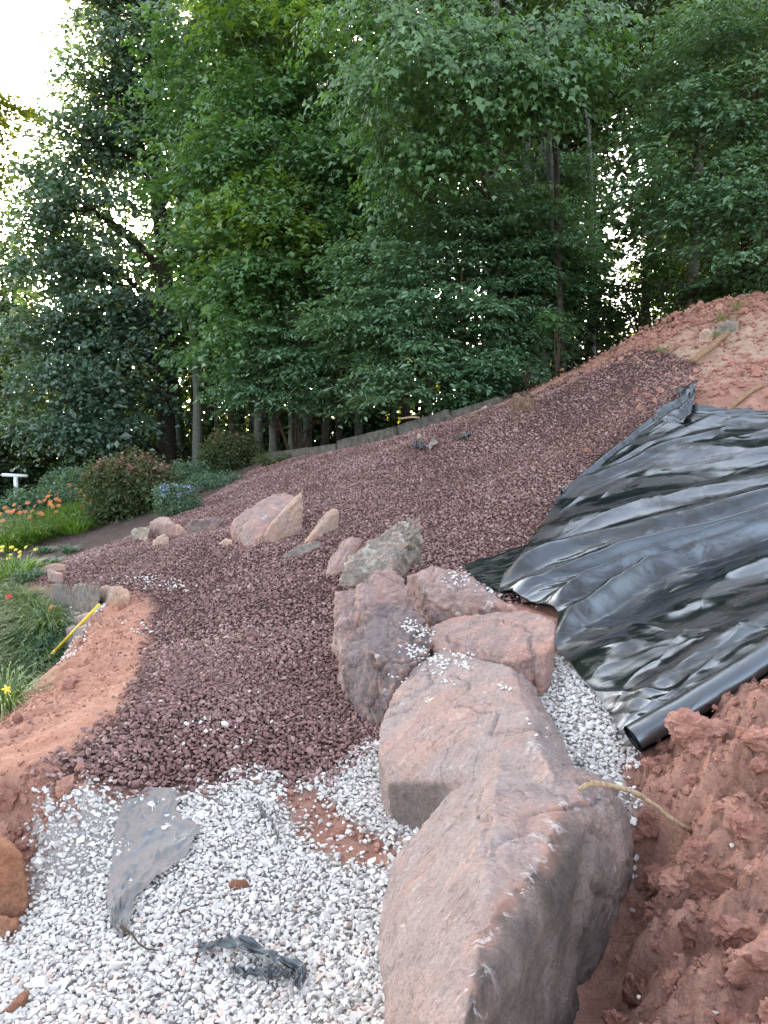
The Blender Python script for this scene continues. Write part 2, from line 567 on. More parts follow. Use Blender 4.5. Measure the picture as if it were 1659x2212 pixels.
# ------------------------------------------------------------------ ground zones
PX = dict(
 brown=((60,1262),(105,1222),(180,1196),(300,1150),(400,1100),(500,1050),(570,1000),(700,978),(860,945),(975,905),(1085,874),(1140,852),(1250,800),(1330,764),(1430,748),(1510,785),
        (1480,880),(1500,960),(1420,1070),(1240,1300),(1075,1300),(1000,1240),(880,1300),(860,1480),(830,1600),(765,1640),(700,1690),(640,1700),(560,1675),(430,1712),(280,1742),
        (150,1762),(112,1700),(190,1610),(270,1535),(322,1450),(320,1370),(338,1320),(300,1292),(240,1268),(110,1266)),
 white1=((150,1755),(280,1735),(420,1705),(500,1675),(570,1655),(640,1692),(700,1682),(760,1625),(820,1588),(1000,1640),(1050,1900),(1000,2500),(-500,2600),(-300,2120),(0,2050),(62,1950),(60,1850),(95,1790)),
 white2=((1060,1405),(1242,1412),(1300,1420),(1360,1530),(1372,1640),(1372,1800),(1300,1800),(1140,1680),(1060,1500)),
 white3=((840,1300),(960,1300),(1010,1420),(1000,1460),(860,1460)),
 white4=((955,1235),(1000,1235),(1100,1320),(1000,1320)),
 white5=((120,1345),(135,1315),(180,1300),(225,1275),(240,1310),(215,1345),(160,1360)),
 dirt=((612,1700),(700,1712),(745,1765),(790,1800),(860,1822),(850,1880),(740,1868),(660,1830),(625,1760)),
 tan=((1130,900),(1300,800),(1480,700),(1640,660),(1900,640),(1900,800),(1560,830),(1480,850),(1300,850),(1180,890)),
 tan2=((-200,1800),(-60,1790),(60,1760),(130,1740),(150,1690),(230,1590),(300,1500),(320,1400),(330,1320),(250,1290),(210,1340),(140,1440),(0,1540),(-150,1620)),
 soil=((40,1265),(90,1210),(200,1190),(300,1148),(400,1098),(500,1048),(572,1010),(585,985),(540,960),(330,1010),(120,1090),(60,1120),(0,1180),(-60,1225),(-80,1260),(0,1290)),
)
Z = {k: ground_px(v) for k, v in PX.items()}
berm_edge = ground_px(((225,1262),(205,1340),(140,1440),(0,1545),(-330,1720)))
wall_line = ground_px(((575,992),(735,962),(940,912),(1130,860),(1240,800),(1390,735),(1560,672),(1700,622)))
_wl = sorted(wall_line)
# everything behind this line is woodland floor
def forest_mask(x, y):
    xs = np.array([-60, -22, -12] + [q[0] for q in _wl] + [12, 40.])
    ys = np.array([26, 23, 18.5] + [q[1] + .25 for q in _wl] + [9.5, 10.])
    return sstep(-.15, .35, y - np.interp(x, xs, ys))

def lawn_mask(x, y):
    xe = np.interp(y, [1.0, 2.5] + [q[0] for q in _dl] + [7.2, 9.5, 13, 18, 23], [-3.6, -2.9] + [q[1] for q in _dl] + [-3.4, -4.2, -6.2, -7.2, -8.5])
    return sstep(.05, .25, xe - x) * (1 - forest_mask(x, y))

def axis_vals(lo_f, lo, hi, hi_f, step, growth):
    a = list(np.arange(lo, hi, step))
    s = step; p = lo
    L = []
    while p > lo_f:
        s *= growth; p -= s; L.append(p)
    s = step; p = a[-1]; Rr = []
    while p < hi_f:
        s *= growth; p += s; Rr.append(p)
    return np.array(L[::-1] + a + Rr)

def clay_mask(x, y):
    """where loose, lumpy red clay lies (to the right of the boulders)"""
    edge = np.interp(y, [.5, 1.6, 2.2, 2.6, 3.2, 4, 8.5, 10], [.35, .42, .66, .78, .95, 1.5, 4.2, 3.2])
    return sstep(0, .12, x - edge)

def ground_detail(x, y):
    p = np.stack([x, y, np.zeros_like(x)], 1)
    br = sstep(-.03, .05, sdist(x, y, Z['brown'])); wh = np.maximum(sstep(-.03, .03, sdist(x, y, Z['white1'])), sstep(-.03, .03, sdist(x, y, Z['white2'])))
    quiet = 1 - np.clip(br + wh, 0, 1) * .75
    z = .035 * fbm(p * 1.7, 3) + .012 * fbm(p * 9, 3) * quiet
    c = clay_mask(x, y)
    near = np.clip(1.6 - y / 6, .25, 1)
    wx = x + .05 * fbm(p * 7 + 5, 2); wy = y + .05 * fbm(p * 7 + 9, 2)
    f1, f2, i1 = worley(wx, wy, 5.5)
    g1, g2, i2 = worley(wx + 3, wy, 13)
    h1, h2, i3 = worley(wx, wy + 7, 30)
    tr_ = fbm(p * 2.6 + 3, 4) * 4.5; tf = tr_ - np.floor(tr_)
    plate = (np.floor(tr_) + sstep(.72, 1., tf)) / 4.5
    lump = (i1 - .35) * .10 * sstep(.0, .16, f2 - f1) + (i2 - .5) * .060 * sstep(0, .13, g2 - g1) + (i3 - .4) * .024 * sstep(0, .2, h2 - h1) \
        + .10 * plate + .014 * fbm(p * 28, 2)
    # clefts between the blocks of dug clay
    cv = np.abs(fbm(p * 3.1 + 60, 4)); lump = lump - .035 * np.exp(-(cv / .035) ** 2)
    cv = np.abs(fbm(p * 8.5 + 20, 3)); lump = lump - .012 * np.exp(-(cv / .05) ** 2)
    lump = lump + .10 * sstep(.1, .5, x - np.interp(y, [.5, 1.6, 2.2, 2.6], [.35, .42, .66, .78])) * sstep(3.0, 2.2, y) - .03
    z = z + c * near * lump
    # rough red clods under the left mounds and along the ridge
    d, _ = seg_dist(x, y, rough_l)
    z = z + np.exp(-(d / .12) ** 2) * ((i2 - .4) * .05 + (i3 - .5) * .02)
    d, _ = seg_dist(x, y, ridge_line)
    z = z + np.exp(-(d / .9) ** 2) * (.05 * (i1 - .4) * sstep(0, .2, f2 - f1) + .04 * (i2 - .5) + .06 * fbm(p * 3, 3) - .06)
    # raised, compacted berm: drawn-out ripples
    d, _ = seg_dist(x, y, berm_line)
    q = np.stack([x * .9 + y * .3, y * 4.2 - x * .8, np.zeros_like(x)], 1)
    bt = fbm(q * 1.1 + 8, 3) * 3.2; bf = bt - np.floor(bt)
    z = z + np.exp(-(d / .35) ** 2) * (.085 * (np.floor(bt) + sstep(.7, 1, bf)) / 3.2 + .040 * fbm(q * 1.8, 5, .6) + .018 * (i3 - .5) * sstep(0, .3, h2 - h1) + .014 * fbm(p * 22, 3))
    return z
rough_l = ground_px(((-60,1830),(60,1830),(120,1800),(160,1770)))

sheet_L = [(0,1480,888),(.1,1412,910),(.2,1330,985),(.29,1225,1062),(.32,1207,1078),(.38,1165,1150),(.43,1120,1215),(.49,1075,1288),(.55,1150,1312),(.62,1208,1338),
           (.68,1193,1408),(.76,1252,1470),(.84,1312,1545),(.92,1345,1610),(1,1392,1628)]
sheet_R = [(0,2150,905),(.5,2150,1000),(.75,2150,1110),(1,2080,1245)]
SHEET_POLY = ground_px([q[1:] for q in sheet_L] + [q[1:] for q in sheet_R[::-1]])

def build_ground():
    xs = axis_vals(-420, -2.4, 2.3, 420, .0165, 1.022)
    ys = axis_vals(-300, 1.0, 4.6, 620, .0165, 1.022)
    X, Y = np.meshgrid(xs, ys)
    x, y = X.ravel(), Y.ravel()
    gd = ground_detail(x, y)
    un = sstep(-.03, .05, sdist(x, y, SHEET_POLY))
    gd = gd * (1 - un) + un * (.03 * fbm(np.stack([x, y, 0 * x], 1) * 1.7, 3) - .03)
    z = ground(x, y) + gd
    nx, ny = len(xs), len(ys)
    i = np.arange(nx * ny).reshape(ny, nx)
    Fq = np.stack([i[:-1, :-1], i[:-1, 1:], i[1:, 1:], i[1:, :-1]], -1).reshape(-1, 4)
    p = np.stack([x, y, np.zeros_like(x)], 1)
    jit = .07 * fbm(p * 8, 3)
    fz = {}
    fz['z_brown'] = sstep(-.02, .05, sdist(x, y, Z['brown']) + jit)
    wz = np.zeros_like(x)
    for k in ('white1', 'white2', 'white3', 'white4', 'white5'):
        wz = np.maximum(wz, sstep(-.0, .05, sdist(x, y, Z[k]) + jit))
    wz *= 1 - sstep(-.05, .02, sdist(x, y, Z['dirt']) + jit)
    fz['z_white'] = wz * .9
    tn = sstep(-.1, .35, sdist(x, y, Z['tan']) + jit * 3)
    fz['z_dry'] = np.clip(sstep(-.05, .12, sdist(x, y, Z['tan2']) + jit), 0, 1) * .95
    fz['z_tan'] = tn * (.55 + .8 * np.clip(fbm(p * 2.5, 3) + .3, 0, 1)).clip(0, 1)
    fz['z_soil'] = sstep(-.05, .1, sdist(x, y, Z['soil']) + jit)
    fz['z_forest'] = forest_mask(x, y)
    fz['z_lawn'] = lawn_mask(x, y) * (1 - fz['z_soil'])
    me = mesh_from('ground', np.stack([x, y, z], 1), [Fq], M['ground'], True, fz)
    o = bpy.data.objects.new('ground', me); COL.objects.link(o)
    tag(o, kind='structure', label='sloping red clay ground of the hillside')
    return o
ground_obj = build_ground()

# ------------------------------------------------------------------ loose stone
def hull(pts):
    bm = bmesh.new()
    for p in pts: bm.verts.new(p)
    r = bmesh.ops.convex_hull(bm, input=bm.verts[:])
    bmesh.ops.delete(bm, geom=[g for g in r.get('geom_interior', []) if isinstance(g, bmesh.types.BMVert)], context='VERTS')
    bmesh.ops.triangulate(bm, faces=bm.faces[:])
    bmesh.ops.recalc_face_normals(bm, faces=bm.faces[:])
    bm.verts.index_update()
    V = np.array([v.co[:] for v in bm.verts]); Fc = np.array([[v.index for v in f.verts] for f in bm.faces])
    bm.free()
    return V, Fc

def stone_protos(n, npts, flat, lr):
    out = []
    for _ in range(n):
        q = lr.normal(size=(npts, 3)); q /= np.linalg.norm(q, axis=1)[:, None]
        q *= lr.uniform(.82, 1.0, (npts, 1))
        q *= np.array([1, lr.uniform(.62, .85), flat * lr.uniform(.8, 1.25)])
        out.append(hull(q * .5))
    return out

def rot_mats(yaw, t1, t2):
    cy, sy = np.cos(yaw), np.sin(yaw); ca, sa = np.cos(t1), np.sin(t1); cb, sb = np.cos(t2), np.sin(t2)
    n = len(yaw); Z0 = np.zeros(n); O = np.ones(n)
    Rz = np.stack([cy, -sy, Z0, sy, cy, Z0, Z0, Z0, O], -1).reshape(n, 3, 3)
    Rx = np.stack([O, Z0, Z0, Z0, ca, -sa, Z0, sa, ca], -1).reshape(n, 3, 3)
    Ry = np.stack([cb, Z0, sb, Z0, O, Z0, -sb, Z0, cb], -1).reshape(n, 3, 3)
    return Rz @ Rx @ Ry

def scatter(acc, pos, size, protos, tilt, lr, rnd=None):
    n = len(pos)
    Rm = rot_mats(lr.uniform(0, 6.28, n), lr.normal(0, tilt, n), lr.normal(0, tilt, n)) * np.asarray(size)[:, None, None]
    k = lr.integers(0, len(protos), n)
    rv = lr.random(n) if rnd is None else rnd
    for j, (V, Fc) in enumerate(protos):
        m = np.where(k == j)[0]
        if len(m) == 0: continue
        W = np.einsum('nab,vb->nva', Rm[m], V) + pos[m][:, None]
        nv = len(V)
        Fs = (Fc[None] + (np.arange(len(m)) * nv)[:, None, None]).reshape(-1, 3)
        acc.add(W.reshape(-1, 3), Fs, np.repeat(rv[m], nv))

def jitter_grid(poly, sp, lr, ylo=-1e9, yhi=1e9, extra=0.):
    P_ = np.array(poly)
    x0, y0 = P_.min(0) - extra; x1, y1 = P_.max(0) + extra
    y0 = max(y0, ylo); y1 = min(y1, yhi)
    if y1 <= y0: return np.zeros((0, 2))
    gx, gy = np.meshgrid(np.arange(x0, x1, sp), np.arange(y0, y1, sp))
    q = np.stack([gx.ravel(), gy.ravel()], 1) + lr.uniform(-.5, .5, (gx.size, 2)) * sp * 1.1
    return q

def edge_noise(q, amp=.06, f=9):
    return amp * fbm(np.column_stack([q, np.zeros(len(q))]) * f, 3)

lr = np.random.default_rng(11)
sp_white = stone_protos(14, 11, .56, lr)
sp_brown = stone_protos(14, 10, .58, lr)
sp_clod = stone_protos(12, 14, .75, lr)

def lump_protos(n, sub, seed):
    out = []
    for k in range(n):
        bm = bmesh.new(); bmesh.ops.create_icosphere(bm, subdivisions=sub, radius=.5)
        V = np.array([v.co[:] for v in bm.verts]); Fc = np.array([[v.index for v in f.verts] for f in bm.faces]); bm.free()
        q = V * 2.2 + seed + k * 9.1
        t = fbm(q, 4) * 3.5; tf = t - np.floor(t)
        r = 1 + .28 * fbm(q * .8 + 3, 2) + .5 * (np.floor(t) + sstep(.6, 1, tf)) / 3.5 + .06 * fbm(q * 4, 2)
        V = V * r[:, None] * np.array([1, .8, .62])
        out.append((V, Fc))
    return out
def broken_protos(n, cuts, seed):
    lr = np.random.default_rng(seed); out = []
    for k in range(n):
        q = unit_(lr.normal(size=(15, 3))) * lr.uniform(.75, 1, (15, 1)) * np.array([1, .8, .62]) * .55
        V, Fc = hull(q)
        bm = bmesh.new(); vs = [bm.verts.new(p) for p in V]
        for f in Fc: bm.faces.new([vs[i] for i in f])
        bmesh.ops.subdivide_edges(bm, edges=bm.edges[:], cuts=cuts, use_grid_fill=True)
        bmesh.ops.triangulate(bm, faces=bm.faces[:])
        V = np.array([v.co[:] for v in bm.verts]); Fc = np.array([[v.index for v in f.verts] for f in bm.faces]); bm.free()
        s_ = V * 4 + seed + k * 5.3
        V = V * (1 + .16 * fbm(s_, 3) + .06 * fbm(s_ * 3.1, 2))[:, None]
        out.append((V, Fc))
    return out
def unit_(q): return q / np.linalg.norm(q, axis=1)[:, None]
def crag_protos(n, sub, seed):
    out = []
    for k in range(n):
        bm = bmesh.new(); bmesh.ops.create_icosphere(bm, subdivisions=sub, radius=.5)
        V = np.array([v.co[:] for v in bm.verts]); Fc = np.array([[v.index for v in f.verts] for f in bm.faces]); bm.free()
        lr = np.random.default_rng(seed + k)
        # flat breaks: planes cut the lump, then crumbling roughness
        for _ in range(9):
            n_ = unit_(lr.normal(size=(1, 3)))[0]; h_ = lr.uniform(.26, .42)
            V = V - np.outer(np.maximum(V @ n_ - h_, 0), n_)
        q = V * 5 + seed + k * 9.1
        t = fbm(q, 3) * 3; tf = t - np.floor(t)
        V = V * (1 + .22 * fbm(q * .5 + 3, 2) + .16 * (np.floor(t) + sstep(.7, 1, tf)) + .07 * fbm(q * 3, 2))[:, None] * np.array([1, .85, .7])
        out.append((V, Fc))
    return out
sp_lump = crag_protos(8, 4, 2); sp_lump_s = crag_protos(10, 3, 40)
SHEET_OK = []     # filled later: polygon of the black sheet, nothing is scattered well inside it

def build_gravel():
    lr = np.random.default_rng(5)
    acc = Acc()
    # brown: bands of spacing by distance
    for (ylo, yhi, sp, s, layers) in ((1.5, 4.6, .0198, .0305, 2), (4.6, 8.2, .022, .032, 1), (8.2, 18, .027, .036, 1)):
        for L in range(layers):
            q = jitter_grid(Z['brown'], sp, lr, ylo, yhi)
            sdv = sdist(q[:, 0], q[:, 1], Z['brown']) + edge_noise(q)
            keep = sdv > -.03 - .05 * lr.random(len(q)) ** 3
            keep &= ~((sdv < .05) & (lr.random(len(q)) < .45))
            q = q[keep]
            sz = s * lr.lognormal(0, .22, len(q))
            z = ground(q[:, 0], q[:, 1]) + ground_detail(q[:, 0], q[:, 1]) + .004 + lr.uniform(0, .009, len(q)) + L * .005
            tn = np.clip(.5 + .55 * fbm(np.column_stack([q * 1.1, 0 * q[:, :1]]), 3) + lr.normal(0, .27, len(q)), 0, 1)
            scatter(acc, np.column_stack([q, z]), sz * lr.uniform(.7, 1.2, len(q)), sp_brown, .35, lr, tn)
    # strays beyond the edge
    q = jitter_grid(Z['brown'], .11, lr, 1.5, 14, .5)
    sdv = sdist(q[:, 0], q[:, 1], Z['brown'])
    q = q[(sdv < 0) & (lr.random(len(q)) < np.exp(sdv / .12)) & (forest_mask(q[:, 0], q[:, 1]) < .3)]
    z = ground(q[:, 0], q[:, 1]) + ground_detail(q[:, 0], q[:, 1]) + .008
    scatter(acc, np.column_stack([q, z]), .026 * lr.lognormal(0, .2, len(q)), sp_brown, .4, lr)
    o = acc.obj('brown_gravel', M['brown_gravel'])
    tag(o, 'crushed purplish brown gravel spread over the hillside', 'gravel', kind='stuff')
    acc = Acc()
    for key in ('white1', 'white2', 'white3', 'white4', 'white5'):
        for L in range(2):
            q = jitter_grid(Z[key], .0158 if key in ('white1', 'white2') else .021, lr, 1.2, 9, .03)
            sdv = sdist(q[:, 0], q[:, 1], Z[key]) + edge_noise(q, .05)
            keep = (sdv > -.02 * lr.random(len(q))) & ~((sdv < .045) & (lr.random(len(q)) < .5))
            dd = sdist(q[:, 0], q[:, 1], Z['dirt']) + edge_noise(q, .06)
            keep &= ~((dd > -.05) & (lr.random(len(q)) < np.clip(.55 + dd * 9, 0, .93)))
            q = q[keep]
            sz = .0215 * lr.lognormal(0, .34, len(q))
            z = ground(q[:, 0], q[:, 1]) + ground_detail(q[:, 0], q[:, 1]) + .003 + lr.uniform(0, .010, len(q)) + L * .006
            rv = lr.random(len(q)) * .9
            # reddish dust on some chips low in the bed
            rd = (lr.random(len(q)) < np.clip((2.5 - q[:, 1]) * .2, 0, .16)); rv = np.where(rd, .96, rv)
            scatter(acc, np.column_stack([q, z]), sz, sp_white, .36, lr, rv)
    # strays: on the brown gravel, on the clay
    def strays(poly, spx, prob):
        q = jitter_grid(poly, spx, lr, 1.2, 9)
        q = q[inside(q[:, 0], q[:, 1], poly) & (lr.random(len(q)) < prob)]
        z = ground(q[:, 0], q[:, 1]) + ground_detail(q[:, 0], q[:, 1]) + .018
        scatter(acc, np.column_stack([q, z]), .023 * lr.lognormal(0, .25, len(q)), sp_white, .5, lr, lr.uniform(.3, .85, len(q)))
    strays(ground_px(((360,1580),(470,1545),(560,1570),(540,1640),(420,1640),(370,1625))), .045, .45)
    strays(ground_px(((200,1560),(700,1480),(760,1620),(400,1690),(250,1690))), .07, .10)
    strays(ground_px(((240,1252),(380,1256),(430,1270),(400,1288),(300,1280),(240,1262))), .03, .35)
    strays(ground_px(((250,1362),(340,1355),(345,1385),(290,1392))), .035, .3)
    strays(ground_px(((120,1400),(200,1370),(170,1450),(120,1455))), .03, .45)
    strays(ground_px(((1180,2030),(1340,1900),(1370,2100),(1200,2212))), .09, .16)
    strays(ground_px(((1370,1700),(1659,1800),(1659,2212),(1300,2212))), .16, .14)
    strays(ground_px(((1340,1700),(1375,1700),(1385,1860),(1350,1850))), .025, .6)
    strays(ground_px(((1180,2150),(1290,2150),(1270,2230),(1180,2230))), .035, .35)
    strays(Z['dirt'], .03, .28)
    # chips lying on the boulders
    for (u0, v0, u1, v1, n) in ((870,1330,935,1400,60),(880,1385,960,1450,90),(925,1420,1020,1450,45),(960,1400,1030,1430,36),(830,1455,880,1480,12),
                                (860,1390,905,1440,20),(905,1438,955,1466,12),(950,1468,990,1482,10),(970,1235,1010,1262,34),(990,1250,1080,1290,9),
                                (860,1340,900,1370,8),(960,1250,1000,1270,10),(1060,1470,1110,1500,8),(1110,1550,1190,1600,5),(940,1180,1000,1230,0),(880,1350,950,1380,14)):
        for _ in range(n):
            t = lr.random(); u = u0 + (u1 - u0) * t + lr.normal(0, 4); v = v0 + (v1 - v0) * (t * .5 + .5 * lr.random())
            h = rock_hit(u, v)
            if h is None: continue
            s = .019 * lr.lognormal(0, .22)
            scatter(acc, np.array([[h[0], h[1], h[2] + s * .22]]), np.array([s]), sp_white, .3, lr, np.array([lr.uniform(.3, .85)]))
    o = acc.obj('white_gravel', M['white_gravel'])
    tag(o, 'white marble chips around the boulders', 'gravel', kind='stuff')
    # clay clods
    acc = Acc()
    q = []
    for (box, spx, prob, s0) in (((.3, .9, 4.5, 4.6), .019, .7, .014), ((.3, .9, 4.5, 4.6), .038, .6, .032), ((.4, .9, 4.2, 4.2), .085, .55, .07), ((.4, .9, 3.6, 3.6), .17, .5, .14)):
        gx, gy = np.meshgrid(np.arange(box[0], box[2], spx), np.arange(box[1], box[3], spx))
        g = np.stack([gx.ravel(), gy.ravel()], 1) + lr.uniform(-.5, .5, (gx.size, 2)) * spx
        dens = fbm(np.column_stack([g, np.zeros(len(g))]) * 2.2 + 3.3, 3)
        g = g[(lr.random(len(g)) < prob * np.clip(.5 + 1.6 * dens, .08, 1.4)) & (clay_mask(g[:, 0], g[:, 1]) > .3)]
        if SHEET_OK: g = g[~inside(g[:, 0], g[:, 1], SHEET_OK[0])]
        sz = s0 * lr.lognormal(0, .35, len(g))
        z = ground(g[:, 0], g[:, 1]) + ground_detail(g[:, 0], g[:, 1]) + sz * .08
        scatter(acc, np.column_stack([g, z]), sz, sp_clod if s0 < .02 else (sp_lump_s if s0 < .05 else sp_lump), .6, lr)
    def along(line, wdt, n, s0, y_hi=1e9):
        L = np.array(line)
        k = lr.integers(0, len(L) - 1, n); t = lr.random(n)[:, None]
        g = L[k] * (1 - t) + L[k + 1] * t + lr.normal(0, wdt, (n, 2))
        sz = s0 * lr.lognormal(0, .45, n)
        z = ground(g[:, 0], g[:, 1]) + ground_detail(g[:, 0], g[:, 1]) + sz * .15
        scatter(acc, np.column_stack([g, z]), sz, sp_lump_s if s0 > .03 else sp_clod, .6, lr)
    along(ridge_line, .3, 1500, .035)
    along(ridge_line, .3, 40, .09)
    along(rough_l, .07, 240, .02)
    along(rough_l, .05, 22, .055)
    along(ground_px(((1200,820),(1330,765),(1500,715),(1659,700))), .3, 1500, .028)
    along(ground_px(((1560,850),(1600,800),(1659,780),(1750,800))), .5, 900, .035)
    along(berm_line, .22, 2600, .010)
    along(berm_line, .2, 50, .035)
    along(ground_px(((640,1710),(740,1790),(850,1850))), .05, 60, .02)
    o = acc.obj('clay_clods', M['clod'])
    tag(o, 'loose crumbled lumps of red clay', 'clay clods', kind='stuff')
M['root_clump'] = simple_mat('brown_earth', (.12, .07, .05), (.28, .18, .13), .95, 14, 1., .05)
# ------------------------------------------------------------------ boulders
ROCKS = []
DG = None
def GH(u, v, h):
    """the point seen at (u, v) that stands h above the ground"""
    return _tps_hit(u, v, lambda x, y: ground(x, y) + h)

def rock_hit(u, v):
    r = Vector(ray(u, v)).normalized(); best = None
    for bv in ROCKS:
        loc, nrm, i, d = bv.ray_cast(Vector((0, 0, CAMZ)), r)
        if loc is not None and (best is None or d < best[1]) and nrm.z > .25:
            best = (loc, d)
    return best[0] if best else None

def rock(name, hulls, mat, label, vox=.02, amp=.012, freq=5., strata=.006, sdir=(.2, .3, 1), cracks=0., round_=0, cat='boulder', seed=0, drop=.14, group=None, face_shade=None, extra=None):
    """hulls: lists of world points; each is extended into the ground, they are fused and weathered"""
    bm = bmesh.new()
    for pts in hulls:
        pts = np.asarray(pts, float)
        low = pts.copy(); g = ground(low[:, 0], low[:, 1]) - drop
        low[:, 2] = np.minimum(g, low[:, 2] - .03)
        cen = low[:, :2].mean(0); low[:, :2] = cen + (low[:, :2] - cen) * .93
        V, Fc = hull(np.vstack([pts, low]))
        vs = [bm.verts.new(p) for p in V]
        for f in Fc: bm.faces.new([vs[i] for i in f])
    me = bpy.data.meshes.new('tmp'); bm.to_mesh(me); bm.free()
    ob = bpy.data.objects.new('tmp', me); COL.objects.link(ob)
    md = ob.modifiers.new('r', 'REMESH'); md.mode = 'VOXEL'; md.voxel_size = vox; md.adaptivity = 0
    if round_:
        s = ob.modifiers.new('s', 'SMOOTH'); s.factor = .5; s.iterations = round_
    dg = bpy.context.evaluated_depsgraph_get()
    ev = ob.evaluated_get(dg); em = ev.to_mesh()
    n = len(em.vertices)
    V = np.empty(n * 3, np.float32); em.vertices.foreach_get('co', V); V = V.reshape(-1, 3).astype(float)
    Nn = np.empty(n * 3, np.float32); em.vertices.foreach_get('normal', Nn); Nn = Nn.reshape(-1, 3)
    Fc = np.array([p.vertices[:] for p in em.polygons])
    ev.to_mesh_clear(); bpy.data.objects.remove(ob); bpy.data.meshes.remove(me)
    q = V + seed * 13.7
    sd_ = np.array(sdir, float); sd_ /= np.linalg.norm(sd_)
    h = amp * fbm(q * freq, 5, .55) + amp * .45 * (1 - 2 * np.abs(fbm(q * freq * 1.7 + 7, 3)) ** .7)
    lay = (q @ sd_) * 26 + 1.6 * fbm(q * 3.2, 3)
    st = lay - np.floor(lay)
    h = h + strata * (np.minimum(st, (1 - st) * 3.5) * 1.3 - .5) * sstep(-.2, .3, fbm(q * 2.1 + 31, 2))
    tr_ = fbm(q * freq * .55 + 51, 4, .55) * 5; tf = tr_ - np.floor(tr_)
    h = h + amp * .9 * (np.floor(tr_) + sstep(.78, 1., tf)) / 2.2
    ch = fbm(q * freq * 3.1 + 91, 3) * 3; cf = ch - np.floor(ch)
    h = h + amp * .22 * (np.floor(ch) + sstep(.7, 1., cf))
    if extra is not None: h = h + extra(V)
    if cracks:
        cn = np.abs(fbm(q * 1.9 + 77, 3)); h = h - cracks * np.exp(-(cn / .018) ** 2)
    h = h + .0016 * fbm(q * 60, 2)
    V = V + Nn * h[:, None]
    o0 = np.array([V[:, 0].mean(), V[:, 1].mean(), 0]); o0[2] = gz(o0[0], o0[1])
    me = mesh_from(name, V - o0, [Fc], mat, True, {'face_shade': face_shade(V, Nn), 'rim': np.exp(-(seg_dist(V[:, 0], V[:, 1], _ridge)[0] / .028) ** 2) * (V[:, 2] > ground(V[:, 0], V[:, 1]) + .12) + .55 * sstep(1.75, 1.45, V[:, 1]) * sstep(.12, -.02, V[:, 0])} if face_shade else None)
    o = bpy.data.objects.new(name, me); o.location = o0; COL.objects.link(o)
    tag(o, label, cat, group)
    ROCKS.append(BVHTree.FromPolygons([tuple(p) for p in V], [tuple(f) for f in Fc]))
    return o

def H(lst): return [GH(*q) for q in lst]

_ridge = [tuple(GH(*q)[:2]) for q in ((1262,1735,.28),(1204,1752,.33),(1172,1904,.335),(1047,2075,.34),(1006,2185,.34),(960,2330,.33))]
def grooves(V):
    d, t = seg_dist(V[:, 0], V[:, 1], _ridge)
    r = sorted([(b_, a_) for a_, b_ in _ridge]); sd_ = V[:, 0] > np.interp(V[:, 1], [q[0] for q in r], [q[1] for q in r])
    n_ = .03 * fbm(V * 4, 3)
    return np.where(sd_, -.014 * np.exp(-((d - .085 + n_) / .010) ** 2) - .010 * np.exp(-((d - .15 - n_) / .008) ** 2) + .012 * sstep(.08, .10, d + n_), 0)
def flank(V, Nn):  # mask for the shade painted on the right flank and notch face
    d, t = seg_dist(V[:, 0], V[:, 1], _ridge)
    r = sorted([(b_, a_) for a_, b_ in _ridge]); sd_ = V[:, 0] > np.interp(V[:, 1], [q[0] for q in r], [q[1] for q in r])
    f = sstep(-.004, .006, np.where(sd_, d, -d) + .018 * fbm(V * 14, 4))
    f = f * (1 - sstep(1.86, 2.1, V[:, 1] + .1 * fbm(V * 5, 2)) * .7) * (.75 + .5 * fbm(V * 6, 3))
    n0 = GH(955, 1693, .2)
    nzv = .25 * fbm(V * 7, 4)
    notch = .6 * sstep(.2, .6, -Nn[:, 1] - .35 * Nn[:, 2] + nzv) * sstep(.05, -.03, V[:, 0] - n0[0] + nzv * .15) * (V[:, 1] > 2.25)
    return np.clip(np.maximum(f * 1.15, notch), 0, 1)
# the big foreground boulder: a long tilted block with a notch on its left
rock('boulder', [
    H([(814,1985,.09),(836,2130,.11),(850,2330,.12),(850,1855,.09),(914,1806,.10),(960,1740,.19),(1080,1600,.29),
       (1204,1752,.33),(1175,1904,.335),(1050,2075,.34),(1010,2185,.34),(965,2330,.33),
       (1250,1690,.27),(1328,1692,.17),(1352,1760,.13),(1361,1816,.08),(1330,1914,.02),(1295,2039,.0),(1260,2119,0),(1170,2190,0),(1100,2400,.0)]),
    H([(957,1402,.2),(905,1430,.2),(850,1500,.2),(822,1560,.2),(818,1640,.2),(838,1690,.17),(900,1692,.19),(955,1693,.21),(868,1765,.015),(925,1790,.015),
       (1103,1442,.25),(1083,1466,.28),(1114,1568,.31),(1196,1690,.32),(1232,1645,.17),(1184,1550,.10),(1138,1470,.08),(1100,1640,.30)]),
    ], M['rock_big'], 'huge tilted reddish sandstone boulder, the largest of the row', vox=.0095, amp=.009, freq=5.5, strata=.005, sdir=(-.75, .15, .65), cracks=.012, face_shade=flank, extra=grooves)
rock('boulder', [H([(909,1371,.24),(937,1349,.24),(1003,1329,.24),(1120,1318,.25),(1168,1325,.25),(1201,1343,.24),(1195,1384,.22),(1177,1412,.2),
    (1103,1425,.2),(1025,1422,.2),(946,1399,.22),(1195,1400,.05),(1000,1440,.05)])],
    M['rock_rust'], 'flat topped reddish sandstone slab touching the corner of the black sheeting', vox=.012, amp=.010, freq=5, strata=.008, sdir=(-.2, .1, 1), cracks=.02, seed=1)
